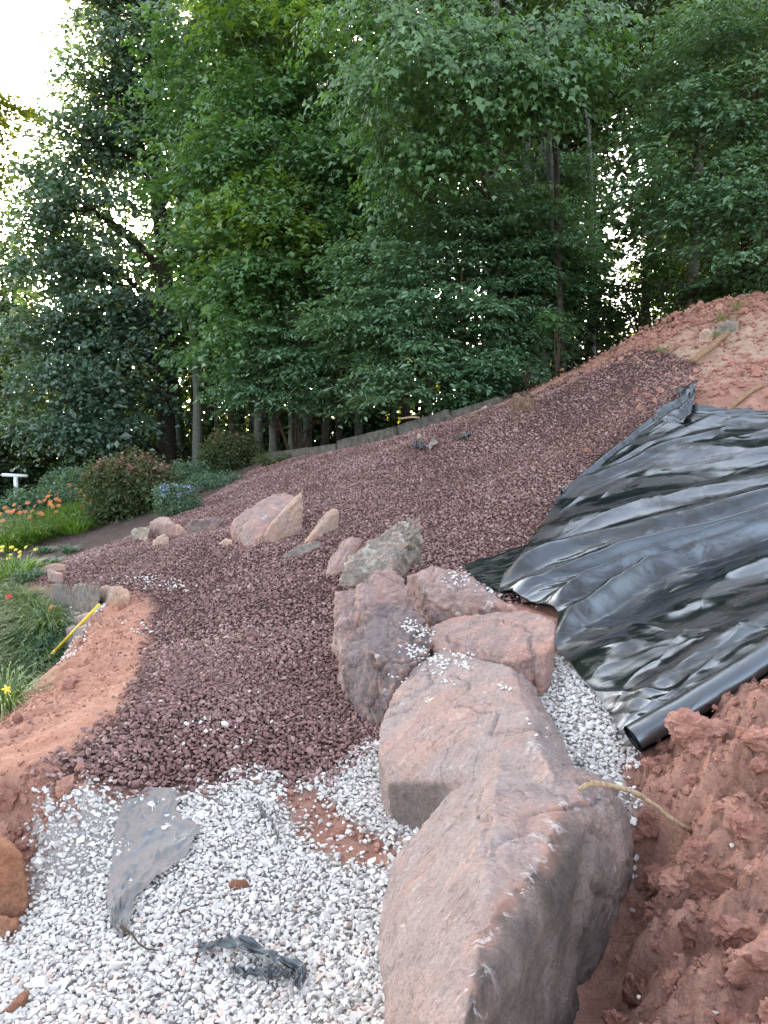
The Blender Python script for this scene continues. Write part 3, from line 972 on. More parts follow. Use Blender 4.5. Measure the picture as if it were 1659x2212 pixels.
rock('boulder', [H([(894,1240,.24),(914,1227,.26),(946,1225,.27),(977,1246,.25),(964,1266,.29),(1068,1288,.22),(1116,1314,.18),(1003,1331,.15),(946,1347,.10),(933,1336,.05),
    (933,1305,.22),(896,1286,.12),(876,1244,.16),(1000,1240,.1)])],
    M['rock_rust'], 'rust red lumpy boulder with pale veins behind the flat slab', vox=.012, amp=.02, freq=7, strata=.006, sdir=(.4, .3, 1), cracks=.01, seed=2)
rock('boulder', [H([(768,1253,.34),(798,1240,.36),(842,1229,.36),(865,1240,.33),(894,1290,.24),(842,1305,.28),(798,1320,.28),(772,1330,.28)]),
    H([(728,1275,.30),(768,1260,.32),(790,1300,.28),(772,1349,.22),(724,1366,.15),(741,1500,.0),(760,1490,.0)])],
    M['rock_rust'], 'craggy boulder with rusty top and pale crusted left side beside the brown gravel', vox=.012, amp=.024, freq=8, strata=.009, sdir=(.3, .3, 1), cracks=.012, seed=3)
rock('boulder', [H([(807,1303,.34),(850,1297,.34),(890,1314,.31),(925,1349,.27),(942,1393,.22),(894,1438,.22),(866,1452,.24),(800,1410,.28),(752,1382,.28),(785,1327,.33),
    (737,1425,.2),(746,1510,.0),(785,1558,.0),(812,1580,.0),(859,1500,.02)])],
    M['rock_dark'], 'dark purplish grey boulder with sheer front face, white chips on top', vox=.011, amp=.018, freq=7, strata=.018, sdir=(.9, .3, .15), cracks=.03, seed=4)
rock('boulder', [H([(883,1115,.33),(907,1123,.3),(913,1145,.22),(902,1191,.06),(879,1228,.02),(848,1232,.12),(800,1262,.02),(736,1270,.0),(734,1241,.08),(757,1206,.12),(818,1163,.24),(845,1134,.32)])],
    M['rock_lichen'], 'leaning grey lichen covered boulder with white crusted ribs', vox=.014, amp=.022, freq=6, strata=.02, sdir=(.8, -.3, -.4), cracks=.01, seed=5)
rock('rock', [H([(745,1165,.16),(761,1160,.2),(784,1163,.18),(762,1199,.08),(732,1243,.0),(700,1246,.0),(713,1206,.05)])],
    M['rock_rust'], 'orange pink slab leaning against the lichen covered boulder', vox=.012, amp=.010, strata=.008, sdir=(.8, -.3, -.4), seed=6, cat='rock')
rock('rock', [H([(719,1097,.19),(735,1099,.17),(715,1123,.09),(681,1157,.02),(652,1178,.0),(677,1142,.06),(696,1115,.14)])],
    M['rock_pale'], 'thin pale pink blade of rock poking out of the brown gravel by itself', vox=.014, amp=.006, strata=.003, seed=7, cat='rock')
rock('rock', [H([(612,1196,.03),(635,1184,.06),(688,1166,.06),(697,1174,.03),(658,1200,.0),(616,1206,.0)])],
    M['rock_grey'], 'low cool grey sliver of rock almost buried in brown gravel', vox=.014, amp=.014, freq=9, seed=8, cat='rock')
rock('rock', [H([(650,1059,.34),(655,1065,.32),(646,1107,.12),(608,1140,.03),(557,1175,.0),(572,1145,.10),(595,1120,.20)])],
    M['rock_pale'], 'tall pale pointed slab standing against the broad orange rock', vox=.016, amp=.012, strata=.01, sdir=(.6, -.3, -.6), seed=9, cat='rock')
rock('rock', [H([(622,1069,.26),(597,1069,.27),(560,1088,.25),(528,1104,.23),(498,1126,.16),(501,1150,.05),(532,1182,.0),(547,1182,.0),(562,1157,.08),(560,1140,.13),(520,1140,.12),(600,1130,.12),(635,1076,.24)])],
    M['rock_rust'], 'broad orange edged rock with grey top in the middle of the gravel slope', vox=.018, amp=.022, freq=5, strata=.012, sdir=(-.3, -.3, 1), seed=10, cat='rock')
rock('rock', [H([(465,1178,.0),(486,1160,.06),(503,1165,.05),(500,1172,.0)])], M['rock_pale'], 'small cream coloured stone at the foot of the broad orange rock', vox=.016, amp=.008, seed=11, cat='rock')
rock('rock', [H([(404,1132,.12),(416,1118,.17),(440,1119,.14),(481,1113,.12),(461,1145,.0),(427,1150,.0),(408,1146,.0)])],
    M['rock_dark'], 'dark slate grey rock with jagged right tip below the shrubs', vox=.018, amp=.03, freq=6, strata=.02, sdir=(.2, -.4, 1), seed=12, cat='rock')
rock('rock', [H([(324,1128,.16),(345,1119,.18),(361,1118,.18),(383,1130,.14),(378,1145,.03),(343,1154,.0),(328,1153,.0)])],
    M['rock_rust'], 'red brown rock between the grey lichen rock and the dark slate rock', vox=.018, amp=.015, seed=13, cat='rock')
rock('rock', [H([(381,1130,.14),(394,1137,.09),(409,1152,.0),(392,1155,.0),(378,1146,.03)])],
    M['rock_pale'], 'pale wedge shaped stone resting beside the red brown rock', vox=.018, amp=.008, seed=14, cat='rock')
rock('rock', [H([(282,1152,.09),(290,1140,.14),(305,1133,.17),(326,1137,.15),(329,1158,.03),(314,1172,.0),(284,1168,.0)])],
    M['rock_lichen'], 'rounded grey lichen rock, lowest in the group below the shrubs', vox=.018, amp=.018, round_=2, seed=15, cat='rock')
rock('rock', [H([(328,1168,.05),(351,1153,.11),(369,1157,.08),(350,1172,.0),(332,1181,.0)])],
    M['rock_pale'], 'pale pink stone in front of the red brown rock', vox=.016, amp=.012, seed=16, cat='rock')
rock('boulder', [H([(107,1264,.22),(127,1253,.25),(157,1262,.23),(150,1310,.0),(120,1307,.0),(103,1292,.02)]),
    H([(157,1259,.24),(216,1258,.22),(214,1292,.04),(174,1314,.0),(158,1312,.0)])],
    M['rock_grey'], 'dark grey block of stone edging the bed above the white chips', vox=.015, amp=.014, strata=.008, sdir=(1, .2, .1), seed=17)
rock('rock', [H([(213,1268,.13),(228,1261,.15),(262,1267,.13),(280,1278,.10),(268,1292,.06),(228,1304,.02),(216,1302,.0)])],
    M['rock_pale'], 'pinkish sandstone slab between the dark grey block and the red clay berm', vox=.014, amp=.012, strata=.01, sdir=(.3, .8, .5), seed=18, cat='rock')
rock('rock', [H([(103,1228,.09),(122,1236,.11),(138,1240,.09),(132,1250,.0),(105,1252,.0)])], M['rock_rust'], 'small pinkish rock just behind the dark grey block', vox=.014, amp=.01, seed=19, cat='rock')
rock('rock', [H([(93,1224,.06),(112,1215,.1),(142,1217,.08),(132,1232,.0),(100,1234,.0)])], M['rock_pale'], 'low pale pinkish rock at the end of the mulch bed', vox=.014, amp=.01, seed=20, cat='rock')
rock('rock', [H([(138,1356,.07),(160,1348,.09),(182,1356,.06),(178,1388,.0),(142,1392,.0)])], M['rock_grey'], 'flat grey rock under the yellow pole', vox=.012, amp=.01, seed=21, cat='rock')
rock('rock', [H([(157,1332,.06),(185,1322,.09),(216,1325,.08),(212,1348,.0),(165,1350,.0)])], M['rock_rust'], 'flat reddish rock at the upper end of the yellow pole', vox=.012, amp=.01, seed=22, cat='rock')
for k, (u, v) in enumerate(((126,1313),(140,1316),(147,1324))):
    rock('stone', [H([(u-7,v+4,.0),(u-5,v-3,.04),(u+5,v-4,.045),(u+8,v+3,.0)])], M['rock_grey'],
         ['small grey stone under the left end of the dark grey block', 'middle of three small grey stones under the dark grey block', 'lowest of three small grey stones under the dark grey block'][k], vox=.01, amp=.006, seed=23 + k, cat='stone')
rock('boulder', [H([(-120,1880,.1),(-60,1800,.26),(0,1795,.28),(30,1830,.26),(54,1856,.2),(62,1900,.1),(60,1946,.0),(28,1972,.0),(-90,1990,.0)])],
    M['rock_orange'], 'smooth rounded orange brown boulder beside the white chips', vox=.010, amp=.012, freq=4, strata=.002, round_=8, seed=27)
rock('rock', [H([(-40,1975,.08),(10,1965,.08),(38,1988,.04),(34,2010,.0),(-10,2045,.0),(-50,2040,.0)])], M['rock_orange'], 'red brown clod of rock below the smooth rounded boulder', vox=.009, amp=.012, freq=9, seed=28, cat='rock')
rock('stone', [H([(492,1908,.012),(508,1896,.035),(528,1895,.04),(541,1901,.03),(535,1919,.005),(513,1930,.0)])], M['rock_orange'], 'orange red stone lying alone on the white chips', vox=.005, amp=.005, freq=16, seed=29, cat='stone', drop=.01)
for k, (u, v, r_) in enumerate(((452,2018,14), (440,2050,17), (462,2042,12), (428,2072,12), (527,2010,9), (350,2040,6), (640,1960,7), (398,1965,6))):
    rock('clay_lump', [H([(u-r_,v+r_*.6,.0),(u-r_*.8,v-r_*.4,.022),(u,v-r_*.9,.03),(u+r_,v-r_*.2,.022),(u+r_*.7,v+r_*.7,.0)])], M['rock_orange'],
         ['topmost red clay lump above the black plastic scrap', 'widest red clay lump above the black plastic scrap', 'red clay lump right of the widest one above the black scrap',
          'red clay lump touching the left tip of the black scrap', 'small pointed red clay lump among white chips', 'tiny red clay crumb beneath the grey plastic piece',
          'tiny red clay crumb on the chips by the big boulder', 'tiny red clay crumb on chips right of the grey plastic'][k], vox=.004, amp=.007, freq=18, seed=30 + k, cat='clay lump', drop=.01)
rock('tile_shard', [H([(8,2180,.02),(46,2141,.04),(64,2134,.045),(52,2158,.03),(28,2182,.015)])], M['rock_orange'], 'flat orange shard lying on white chips near the bottom left corner', vox=.004, amp=.002, seed=39, cat='shard', drop=-.005)
rock('rock', [H([(1528,706,.08),(1560,690,.12),(1598,681,.12),(1597,698,.05),(1550,714,.0)])], M['rock_grey'], 'flat grey rock high on the bank under the trees', vox=.02, amp=.012, seed=40, cat='rock')
rock('rock', [H([(1508,716,.08),(1530,706,.10),(1545,716,.06),(1530,728,.0),(1512,726,.0)])], M['rock_pale'], 'tan rock next to the flat grey one high on the bank', vox=.02, amp=.014, seed=41, cat='rock')
rock('earth_clump', [H([(1100,872,.05),(1112,852,.2),(1140,842,.24),(1156,850,.18),(1150,872,.02),(1120,886,.0)])], M['root_clump'],
     'brown clump of earth and roots at the end of the timber edging', vox=.02, amp=.04, freq=9, seed=42, cat='earth clump')
for k, (u, v, r_, mt, lb) in enumerate(((1040,880,12,'rock_pale','pale stone half sunk near the timber edging'), (1070,905,9,'rock_grey','grey pebble on gravel below the timber edging'),
        (1110,930,8,'rock_pale','pale pebble on the brown gravel below the earth clump'), (560,990,12,'rock_grey','grey stone at the far end of the timber edging'),
        (1446,1500+200,10,'clod','red clay pebble right of the dry root'), (1540,1900,60,'clod','largest rounded clay lump in the loose red bank'),
        (1400,1660,34,'clod','red clay lump under the end of the rolled plastic'), (1395,1770,26,'clod','red clay lump below the dry root beside the boulder'),
        (1480,2000,30,'clod','clay lump low in the loose red bank'), (1560,1720,32,'clod','clay lump on the bank below the rolled plastic'),
        (1370,2120,26,'clod','lowest clay lump in the loose red bank'))):
    rock('stone' if r_ < 20 else 'clay_lump', [H([(u-r_,v+r_*.4,.0),(u-r_*.8,v-r_*.4,.6*r_/700*gzd) if False else (u-r_*.8,v-r_*.3,.0009*r_+.01),(u,v-r_*.8,.0013*r_+.012),(u+r_,v-r_*.2,.0009*r_+.01),(u+r_*.7,v+r_*.6,.0)])], M[mt],
         lb, vox=.016 if v < 1000 else .006, amp=.012, freq=11, seed=50 + k, cat='stone' if r_ < 20 else 'clay lump', drop=.04)

# ------------------------------------------------------------------ sheets
def poly_at(pts, t):
    """pts: [(t, x, y)...] -> xy at t (arrays)"""
    a = np.array(pts, float)
    return np.interp(t, a[:, 0], a[:, 1]), np.interp(t, a[:, 0], a[:, 2])

def smooth_curve(pts, t, k=.012):
    x = 0; y = 0
    ws = np.exp(-np.linspace(-2, 2, 9) ** 2 / 2); ws /= ws.sum()
    for w_, o_ in zip(ws, np.linspace(-2, 2, 9) * k):
        a, b = poly_at(pts, np.clip(t + o_, 0, 1)); x = x + w_ * a; y = y + w_ * b
    return x, y

def strip_sheet(name, L, Rr, nt_, ns_, hfun, mat, sm=.006, parent=None, origin=(0, 0, 0), spow=1., thick=0.):
    """a sheet lying on the ground between two edge curves given as (t, u, v) in the print"""
    Lg = [(t, *_tps_hit(u, v, ground)[:2]) for t, u, v in L]
    Rg = [(t, *_tps_hit(u, v, ground)[:2]) for t, u, v in Rr]
    t = np.linspace(0, 1, nt_); s = np.linspace(0, 1, ns_) ** spow
    lx, ly = smooth_curve(Lg, t, sm); rx, ry = smooth_curve(Rg, t, sm)
    x = lx[:, None] * (1 - s) + rx[:, None] * s; y = ly[:, None] * (1 - s) + ry[:, None] * s
    S, T = np.meshgrid(s, t)
    xf, yf = x.ravel(), y.ravel()
    h = hfun(S.ravel(), T.ravel(), xf, yf)
    dx = dy = 0
    if isinstance(h, tuple): h, dx, dy = h
    base = ground(xf, yf) + .03 * fbm(np.stack([xf, yf, 0 * xf], 1) * 1.7, 3)
    V = np.stack([xf + dx, yf + dy, base + h], 1)
    i = np.arange(nt_ * ns_).reshape(nt_, ns_)
    Fq = np.stack([i[:-1, :-1], i[1:, :-1], i[1:, 1:], i[:-1, 1:]], -1).reshape(-1, 4)
    me = mesh_from(name, V - np.asarray(origin, float), [Fq], mat, True, {'ps': S.ravel(), 'pt': T.ravel()})
    o = bpy.data.objects.new(name, me); COL.objects.link(o)
    if parent is not None: o.parent = parent
    else: o.location = origin
    return o, V.reshape(nt_, ns_, 3)

def plastic_mat(name, base, dust, dusty=.4, r0=.2, grime_scale=(3., 26., 1)):
    m, nt, b, _ = newmat(name)
    cx = nt.nodes.new('ShaderNodeCombineXYZ')
    nt.links.new(math_n(nt, 'MULTIPLY', attr(nt, 'ps'), grime_scale[0]), cx.inputs[0])
    nt.links.new(math_n(nt, 'MULTIPLY', attr(nt, 'pt'), grime_scale[1]), cx.inputs[1])
    st = noise(nt, cx.outputs[0], 1.0, 7, .62, .6)
    v = coord(nt)
    n2 = noise(nt, v, 5, 6, .65, .4)
    n3 = noise(nt, v, 45, 5, .7)
    f = math_n(nt, 'MULTIPLY', ramp(nt, st, [(.56 - .22 * dusty, 0), (.68 - .22 * dusty, 1)]), ramp(nt, n2, [(.36, .1), (.5, 1)]))
    f = math_n(nt, 'MULTIPLY', f, ramp(nt, n3, [(.2, .6), (.6, 1)]))
    col = mix(nt, math_n(nt, 'MULTIPLY', f, .75), base, dust)
    nt.links.new(col, b.inputs['Base Color'])
    ro = math_n(nt, 'MULTIPLY_ADD', f, .30, r0)
    ro = math_n(nt, 'ADD', ro, math_n(nt, 'MULTIPLY', n2, .14))
    nt.links.new(ro, b.inputs['Roughness'])
    nt.links.new(math_n(nt, 'MULTIPLY_ADD', f, -.8, 1.0), b.inputs['Specular IOR Level'])
    b.inputs['IOR'].default_value = 1.75
    b.inputs['Specular Tint'].default_value = (.82, .91, 1, 1)
    p = bump(nt, b, noise(nt, cx.outputs[0], .9, 4, .5, .8), .12, .02)
    p = bump(nt, b, noise(nt, coord(nt, 'Object', (1, 1, 1), (0, 0, .5)), 9, 4, .5, 1.2), .11, .012, p)
    p = bump(nt, b, noise(nt, coord(nt, 'Object', (60, 16, 16), (0, 0, .45)), 1, 3, .5, .6), .05, .006, p)
    return m
M['plastic'] = plastic_mat('black_plastic_sheet', (.005, .0065, .009), (.048, .043, .042), .5, .09)
M['plastic_roll'] = plastic_mat('black_plastic_roll', (.010, .011, .014), (.10, .09, .085), .2, .22)
M['plastic_scrap'] = plastic_mat('dusty_plastic_scrap', (.05, .05, .052), (.30, .25, .225), .9, .42, (5, 12, 1))
M['plastic_black'] = plastic_mat('black_plastic_scrap', (.008, .008, .010), (.07, .055, .05), .3, .42, (12, 4, 1))

def ridge(T, S, path, width, amp, asym=1.0):
    """a soft crease running along a path t(s)"""
    ps = np.array(path, float)
    tc = np.interp(S, ps[:, 0], ps[:, 1]); a = np.interp(S, ps[:, 0], ps[:, 2], left=0, right=0) if ps.shape[1] > 2 else 1
    d = (T - tc) / width
    d = np.where(d > 0, d * asym, d)
    return amp * a * np.exp(-d * d)

def sheet_h(S, T, x, y):
    q = np.stack([S * 2.6, T * 9 + .8 * fbm(np.stack([S * 3, T * 3, 0 * S], 1), 2), 0 * S], 1)
    calm = 1 - .55 * sstep(.6, .8, T) - .45 * sstep(.4, .2, T)
    h = .032 + .015 * calm * fbm(q * np.array([1, .5, 1]), 3) + .008 * (1 - 2 * np.abs(fbm(q * np.array([1.5, .9, 1]) + 5, 3)) ** .6)
    left = np.exp(-(S / .42) ** 2)
    mid = np.exp(-((T - .56) / .17) ** 2)
    q2 = np.stack([S * 3.0, T * 15 - S * 2.0, 0 * S + 3], 1)
    h = h + (.017 * mid * (.2 + left)) * (1 - 2 * np.abs(fbm(q2, 3)) ** .75)
    # the main pleats, drawn from the gathered corner towards the bank
    h = h + ridge(T, S, [(0,.40,.3),(.12,.385,1),(.35,.37,.8),(.8,.33,.3)], .018, .06)
    h = h + ridge(T, S, [(0,.47,1),(.1,.45,1),(.3,.43,.9),(.6,.42,.8),(1,.40,.6)], .020, .09, 1.5)
    h = h + ridge(T, S, [(0,.52,.6),(.15,.50,1),(.35,.485,1),(.7,.47,.7),(1,.46,.5)], .016, .075, 1.6)
    h = h + ridge(T, S, [(0,.60,.4),(.1,.57,1),(.25,.55,1),(.5,.535,.9),(1,.52,.6)], .022, .11, 1.8)
    h = h + ridge(T, S, [(0,.68,1),(.08,.65,1),(.2,.615,1),(.45,.59,.9),(1,.575,.5)], .026, .12, 2.2)
    h = h + ridge(T, S, [(0,.78,.2),(.15,.73,.6),(.4,.68,.7),(1,.64,.5)], .03, .045, 1.4)
    h = h + ridge(T, S, [(0,.20,.8),(.2,.22,1),(.5,.24,.6),(1,.25,.3)], .03, .04)
    h = h + ridge(T, S, [(0,.30,1),(.08,.27,.9),(.3,.16,.5)], .02, .05)
    h = h + ridge(T, S, [(0,.88,.4),(.2,.84,1),(.6,.80,.6),(1,.78,.3)], .02, .025)
    # sharp little creases radiating from the gathered corner
    qr = np.stack([S * 1.6, (T - .55) / (S + .28) * 3.4, 0 * S], 1)
    h = h + .016 * left * (1 - 2.2 * np.abs(fbm(qr, 3)) ** .55)
    # left hem lies close, top hem too
    h = np.maximum(h, .008)
    h = .022 + (h - .022) * (1 - .55 * np.exp(-(S / .02) ** 2))
    return h

sheet_org = G(1500, 1200)
sheet = empty('plastic_sheet', sheet_org)
tag(sheet, 'large glossy black plastic sheet with deep folds covering the bank', 'plastic sheet')
_, SV = strip_sheet('sheet', sheet_L, sheet_R, 620, 420, sheet_h, M['plastic'], sm=.006, parent=sheet, origin=sheet_org, spow=1.5)
_edge = np.concatenate([SV[30:-12, 6, :2], SV[-12, 6:, :2], SV[30:-12, -1, :2][::-1]])
SHEET_OK.append([tuple(p) for p in _edge[::6]])

# the rolled lower hem
def build_roll():
    a = Acc()
    pts = []
    for (u, v) in ((1366,1622),(1440,1580),(1520,1532),(1600,1480),(1680,1425),(1800,1345),(1950,1250)):
        g = G(u, v + 12); pts.append([g[0], g[1], g[2] + .064])
    pts = np.array(pts)
    ti = np.linspace(0, len(pts) - 1, 60)
    pts = np.stack([np.interp(ti, np.arange(len(pts)), pts[:, k]) for k in range(3)], 1)
    segs = 40
    T = np.gradient(pts, axis=0); T /= np.linalg.norm(T, axis=1)[:, None]
    U = np.cross(T, [0, 0, 1.]); U /= np.linalg.norm(U, axis=1)[:, None]; W = np.cross(U, T)
    turns = 5.5
    th = np.linspace(0, turns * 2 * math.pi, int(segs * turns))
    rr = .004 + .058 * th / th[-1]
    lr = np.random.default_rng(3)
    wob = .0025 * fbm(np.stack([np.repeat(np.arange(60) * .22, len(th)), np.tile(th * .6, 60), np.zeros(60 * len(th))], 1), 3).reshape(60, -1)
    V = pts[:, None] + (rr[None, :, None] + wob[:, :, None]) * (np.cos(th + 2.2)[None, :, None] * U[:, None] + .8 * np.sin(th + 2.2)[None, :, None] * W[:, None])
    n = len(th)
    i = np.arange(60 * n).reshape(60, n)
    Fq = np.stack([i[:-1, :-1], i[:-1, 1:], i[1:, 1:], i[1:, :-1]], -1).reshape(-1, 4)
    S = np.repeat(np.linspace(0, 1, 60), n); Tt = np.tile(th / th[-1], 60)
    me = mesh_from('rolled_hem', V.reshape(-1, 3) - sheet_org, [Fq], M['plastic_roll'], True, {'ps': S, 'pt': Tt})
    o = bpy.data.objects.new('rolled_hem', me); COL.objects.link(o); o.parent = sheet
build_roll()
# the flat tongue under the folds and the twisted top corner
strip_sheet('flat_tongue', [(0,1000,1228),(.5,1020,1250),(1,1085,1292)], [(0,1150,1180),(1,1200,1290)], 50, 60,
            lambda S, T, x, y: .026 + .006 * fbm(np.stack([S * 3, T * 3, 0 * S], 1), 3), M['plastic'], parent=sheet, origin=sheet_org)
def corner_h(S, T, x, y):
    h = .03 + .09 * np.sin(np.clip(T, 0, 1) * 3.0) * (.3 + .7 * np.abs(np.sin(S * 5 + T * 6))) + .02 * fbm(np.stack([S * 3, T * 5, 0 * S], 1), 3)
    return h + .06 * (1 - T) * S
strip_sheet('twisted_corner', [(0,1475,848),(.25,1458,866),(.5,1470,885),(.8,1420,905),(1,1412,918)], [(0,1512,842),(.25,1500,866),(.5,1500,890),(.8,1490,915),(1,1475,925)], 60, 40,
            corner_h, M['plastic'], parent=sheet, origin=sheet_org)
def lip_h(S, T, x, y):
    return .02 + .05 * np.exp(-((S - .5) / .22) ** 2)
strip_sheet('folded_lip', [(0,1405,912),(.5,1300,985),(1,1203,1082)], [(0,1412,920),(.5,1325,1000),(1,1222,1075)], 70, 16, lip_h, M['plastic'], parent=sheet, origin=sheet_org)

# grey plastic piece on the chips
def scrap_h(S, T, x, y):
    q = np.stack([S * 2.5 + T, T * 6, 0 * S], 1)
    return .020 + .008 * fbm(q, 4) + .010 * (1 - 2 * np.abs(fbm(q * 1.3 + 4, 3)) ** .8) + ridge(T, S, [(0,.50,.3),(.5,.44,1),(1,.40,1)], .05, .02) + ridge(T, S, [(0,.85,1),(1,.6,1)], .06, .02)
o, _ = strip_sheet('plastic_scrap', [(0,300,1737),(.05,267,1745),(.2,250,1792),(.4,241,1870),(.7,230,1954),(.9,240,2012),(1,262,2030)],
    [(0,314,1716),(.05,372,1716),(.15,392,1735),(.2,378,1760),(.32,436,1802),(.45,407,1855),(.6,343,1905),(.75,294,1944),(.88,275,1998),(1,279,2024)], 200, 90, scrap_h, M['plastic_scrap'], sm=.004,
    origin=G(320, 1850))
tag(o, 'crinkled dusty grey plastic piece half buried in the white chips', 'plastic scrap')
a = Acc(); pp = [G(u, v) + np.array([0, 0, .03]) for u, v in ((262,2020),(285,2037),(300,2058),(318,2070),(342,2073))]
tube(a, pp, [.006,.004,.003,.003,.002], 6)
o = a.obj('plastic_strand', M['stem'], origin=pp[0]); tag(o, 'thin dark strand trailing from the grey plastic piece', 'strand')

def crumple(name, path, wid, label, mat, lift=.022):
    L = []; Rr = []
    n = len(path)
    for k, (u, v) in enumerate(path):
        a_ = np.array(path[max(k - 1, 0)], float); b_ = np.array(path[min(k + 1, n - 1)], float)
        d = b_ - a_; d /= np.linalg.norm(d); nn = np.array([-d[1], d[0]])
        ww = wid * (.55 + .9 * abs(math.sin(k * 2.1 + 1)))
        L.append((k / (n - 1), u + nn[0] * ww, v + nn[1] * ww)); Rr.append((k / (n - 1), u - nn[0] * ww, v - nn[1] * ww))
    def hf(S, T, x, y):
        q = np.stack([S * 1.6, T * 7, 0 * S + wid], 1)
        return lift + .016 * fbm(q * .8, 2) + .022 * (1 - 2 * np.abs(fbm(q * .9 + 3, 2)) ** .8), .022 * fbm(q * .6 + 9, 2), .022 * fbm(q * .6 + 19, 2)
    o, _ = strip_sheet(name, L, Rr, 110, 26, hf, mat, sm=.01, origin=G(*path[n // 2]))
    return tag(o, label, 'plastic scrap')
crumple('plastic_scrap', ((426,2080),(466,2072),(500,2068),(540,2075),(588,2090),(622,2100),(650,2122),(656,2146),(640,2164)), 11, 'crumpled black plastic strip curling across the white chips', M['plastic_black'], .03)
crumple('plastic_scrap', ((500,2122),(530,2128),(570,2127),(610,2130),(640,2128)), 7, 'shorter black plastic strip just below the crumpled one', M['plastic_black'], .028)
crumple('plastic_scrap', ((560,1748),(566,1770),(590,1790),(603,1815),(600,1840)), 3, 'narrow grey plastic ribbon nearly buried in white chips', M['plastic_scrap'], .012)
crumple('plastic_scrap', ((984,957),(996,950),(1008,944),(1018,940)), 5, 'small black plastic scrap on the brown gravel near the timber edging', M['plastic_black'], .03)
crumple('litter', ((890,975),(898,966),(908,972),(912,978)), 6, 'dark crumpled litter on the gravel below the timber edging', M['plastic_black'], .05)['category'] = 'litter'
crumple('litter', ((924,980),(932,972),(942,962)), 6, 'grey crumpled litter right of the dark crumpled litter', M['plastic_scrap'], .05)['category'] = 'litter'
g = G(906, 947)
rock('stone', [[g + np.array(q) for q in ((-.03,0,0),(.03,0,0),(-.03,.03,.06),(.03,.02,.05),(0,-.03,.04))]], M['rock_pale'], 'white stone standing out above the dark crumpled litter', vox=.01, amp=.004, cat='stone', drop=0)

# ------------------------------------------------------------------ timber edging
def timber(u0, v0, u1, v1, label, hgt=.15, dz=0.):
    A_ = G(u0, v0); B_ = G(u1, v1)
    bm = bmesh.new()
    d = B_ - A_; L = np.linalg.norm(d[:2]); ang = math.atan2(d[1], d[0]); sl_ = math.atan2(d[2], L)
    bmesh.ops.create_cube(bm, size=1)
    for vtx in bm.verts:
        vtx.co.x = (vtx.co.x + .5) * math.hypot(L, d[2]); vtx.co.y *= .14; vtx.co.z = vtx.co.z * (hgt + .1) + hgt / 2 - .05
    bmesh.ops.bevel(bm, geom=bm.edges[:], offset=.012, segments=2, affect='EDGES')
    bmesh.ops.subdivide_edges(bm, edges=[e for e in bm.edges if e.calc_length() > .5], cuts=24, use_grid_fill=True)
    co = np.array([vv.co[:] for vv in bm.verts])
    nz = fbm(co * np.array([3, 18, 18]) + u0, 3)
    for vv, z_ in zip(bm.verts, nz):
        vv.co.z += z_ * .010; vv.co.y += z_ * .008
    me = bpy.data.meshes.new('timber'); bm.to_mesh(me); bm.free(); me.materials.append(M['timber'])
    o = bpy.data.objects.new('edging_timber', me); COL.objects.link(o)
    o.location = A_ + np.array([0, 0, dz]); o.rotation_euler = (0, -sl_, ang)
    tag(o, label, 'edging timber', 'weathered timbers edging the gravel below the woods')
timber(572,990,733,972,'leftmost weathered grey timber of the gravel edging', .09)
timber(736,971,860,942,'second weathered grey timber from the left in the gravel edging', .13)
timber(863,940,975,904,'third timber from the left, with dark gaps beside it, in the gravel edging', .13)
timber(979,900,1085,868,'partly buried timber at the right end of the gravel edging', .09, -.02)

# ------------------------------------------------------------------ roots, pole, rail
def root_obj(name, pts, rad, mat, label, cat='root', twigs=(), wob=.006):
    a = Acc(); pts = np.array(pts)
    n = 26
    ti = np.linspace(0, len(pts) - 1, n)
    q = np.stack([np.interp(ti, np.arange(len(pts)), pts[:, k]) for k in range(3)], 1)
    for _ in range(3): q[1:-1] = (q[:-2] + 2 * q[1:-1] + q[2:]) / 4
    q = q + wob * np.stack([fbm(np.stack([ti * .9, ti * 0 + k, ti * 0], 1), 2) for k in range(3)], 1)
    r = np.interp(ti, np.linspace(0, len(pts) - 1, len(rad)), rad) * (1 + .22 * fbm(np.stack([ti * 3.1, ti * 0, ti * 0], 1), 2))
    tube(a, q, r, 9)
    for tw in twigs: tube(a, np.array(tw), [rad[0] * .5, rad[0] * .25], 6)
    o = a.obj(name, mat, origin=q[0], smooth=True)
    return tag(o, label, cat)
rp = [P(1252,1705,1.86), P(1275,1690,1.88), P(1323,1698,1.93), P(1374,1711,2.0), P(1415,1741,2.06), P(1455,1772,2.08), G(1492,1796)]
root_obj('dry_root', rp, [.006,.0085,.007,.007,.006,.007,.0065], M['dry_root'], 'pale forked dry root sticking out of the red bank over the boulder',
         twigs=[[P(1274,1690,1.88), P(1263,1676,1.87)], [P(1256,1703,1.86), P(1246,1706,1.85)]], wob=.004)
root_obj('buried_root', [G(u, v) + np.array([0,0,.02]) for u, v in ((1560,905),(1580,884),(1598,869),(1620,852),(1645,838))], [.018,.02,.02], M['root'], 'brown root above the top edge of the black sheet')
root_obj('buried_root', [G(u, v) + np.array([0,0,.05]) for u, v in ((1496,790),(1515,775),(1534,762),(1555,742),(1572,730))], [.03,.035,.03], M['root'], 'thick brown root across the tan soil under the flat grey rock')
root_obj('buried_root', [G(u, v) + np.array([0,0,.06]) for u, v in ((1085,850),(1110,842),(1140,836),(1190,815),(1215,808))], [.02,.025,.02], M['root'], 'bare root lying along the edge of the woods above the earth clump')
root_obj('fallen_branch', [G(u, v) + np.array([0,0,.16]) for u, v in ((862,928),(885,926),(905,928))], [.012,.014,.012], M['dry_root'], 'pale stick lying on top of the timber edging', 'branch')
pa, pb = G(216, 1340) + np.array([0,0,.12]), G(108, 1443) + np.array([0,0,.09])
m_y = simple_mat('yellow_paint', (.62,.42,.03), (.78,.56,.05), .45, 8, .05, .002)
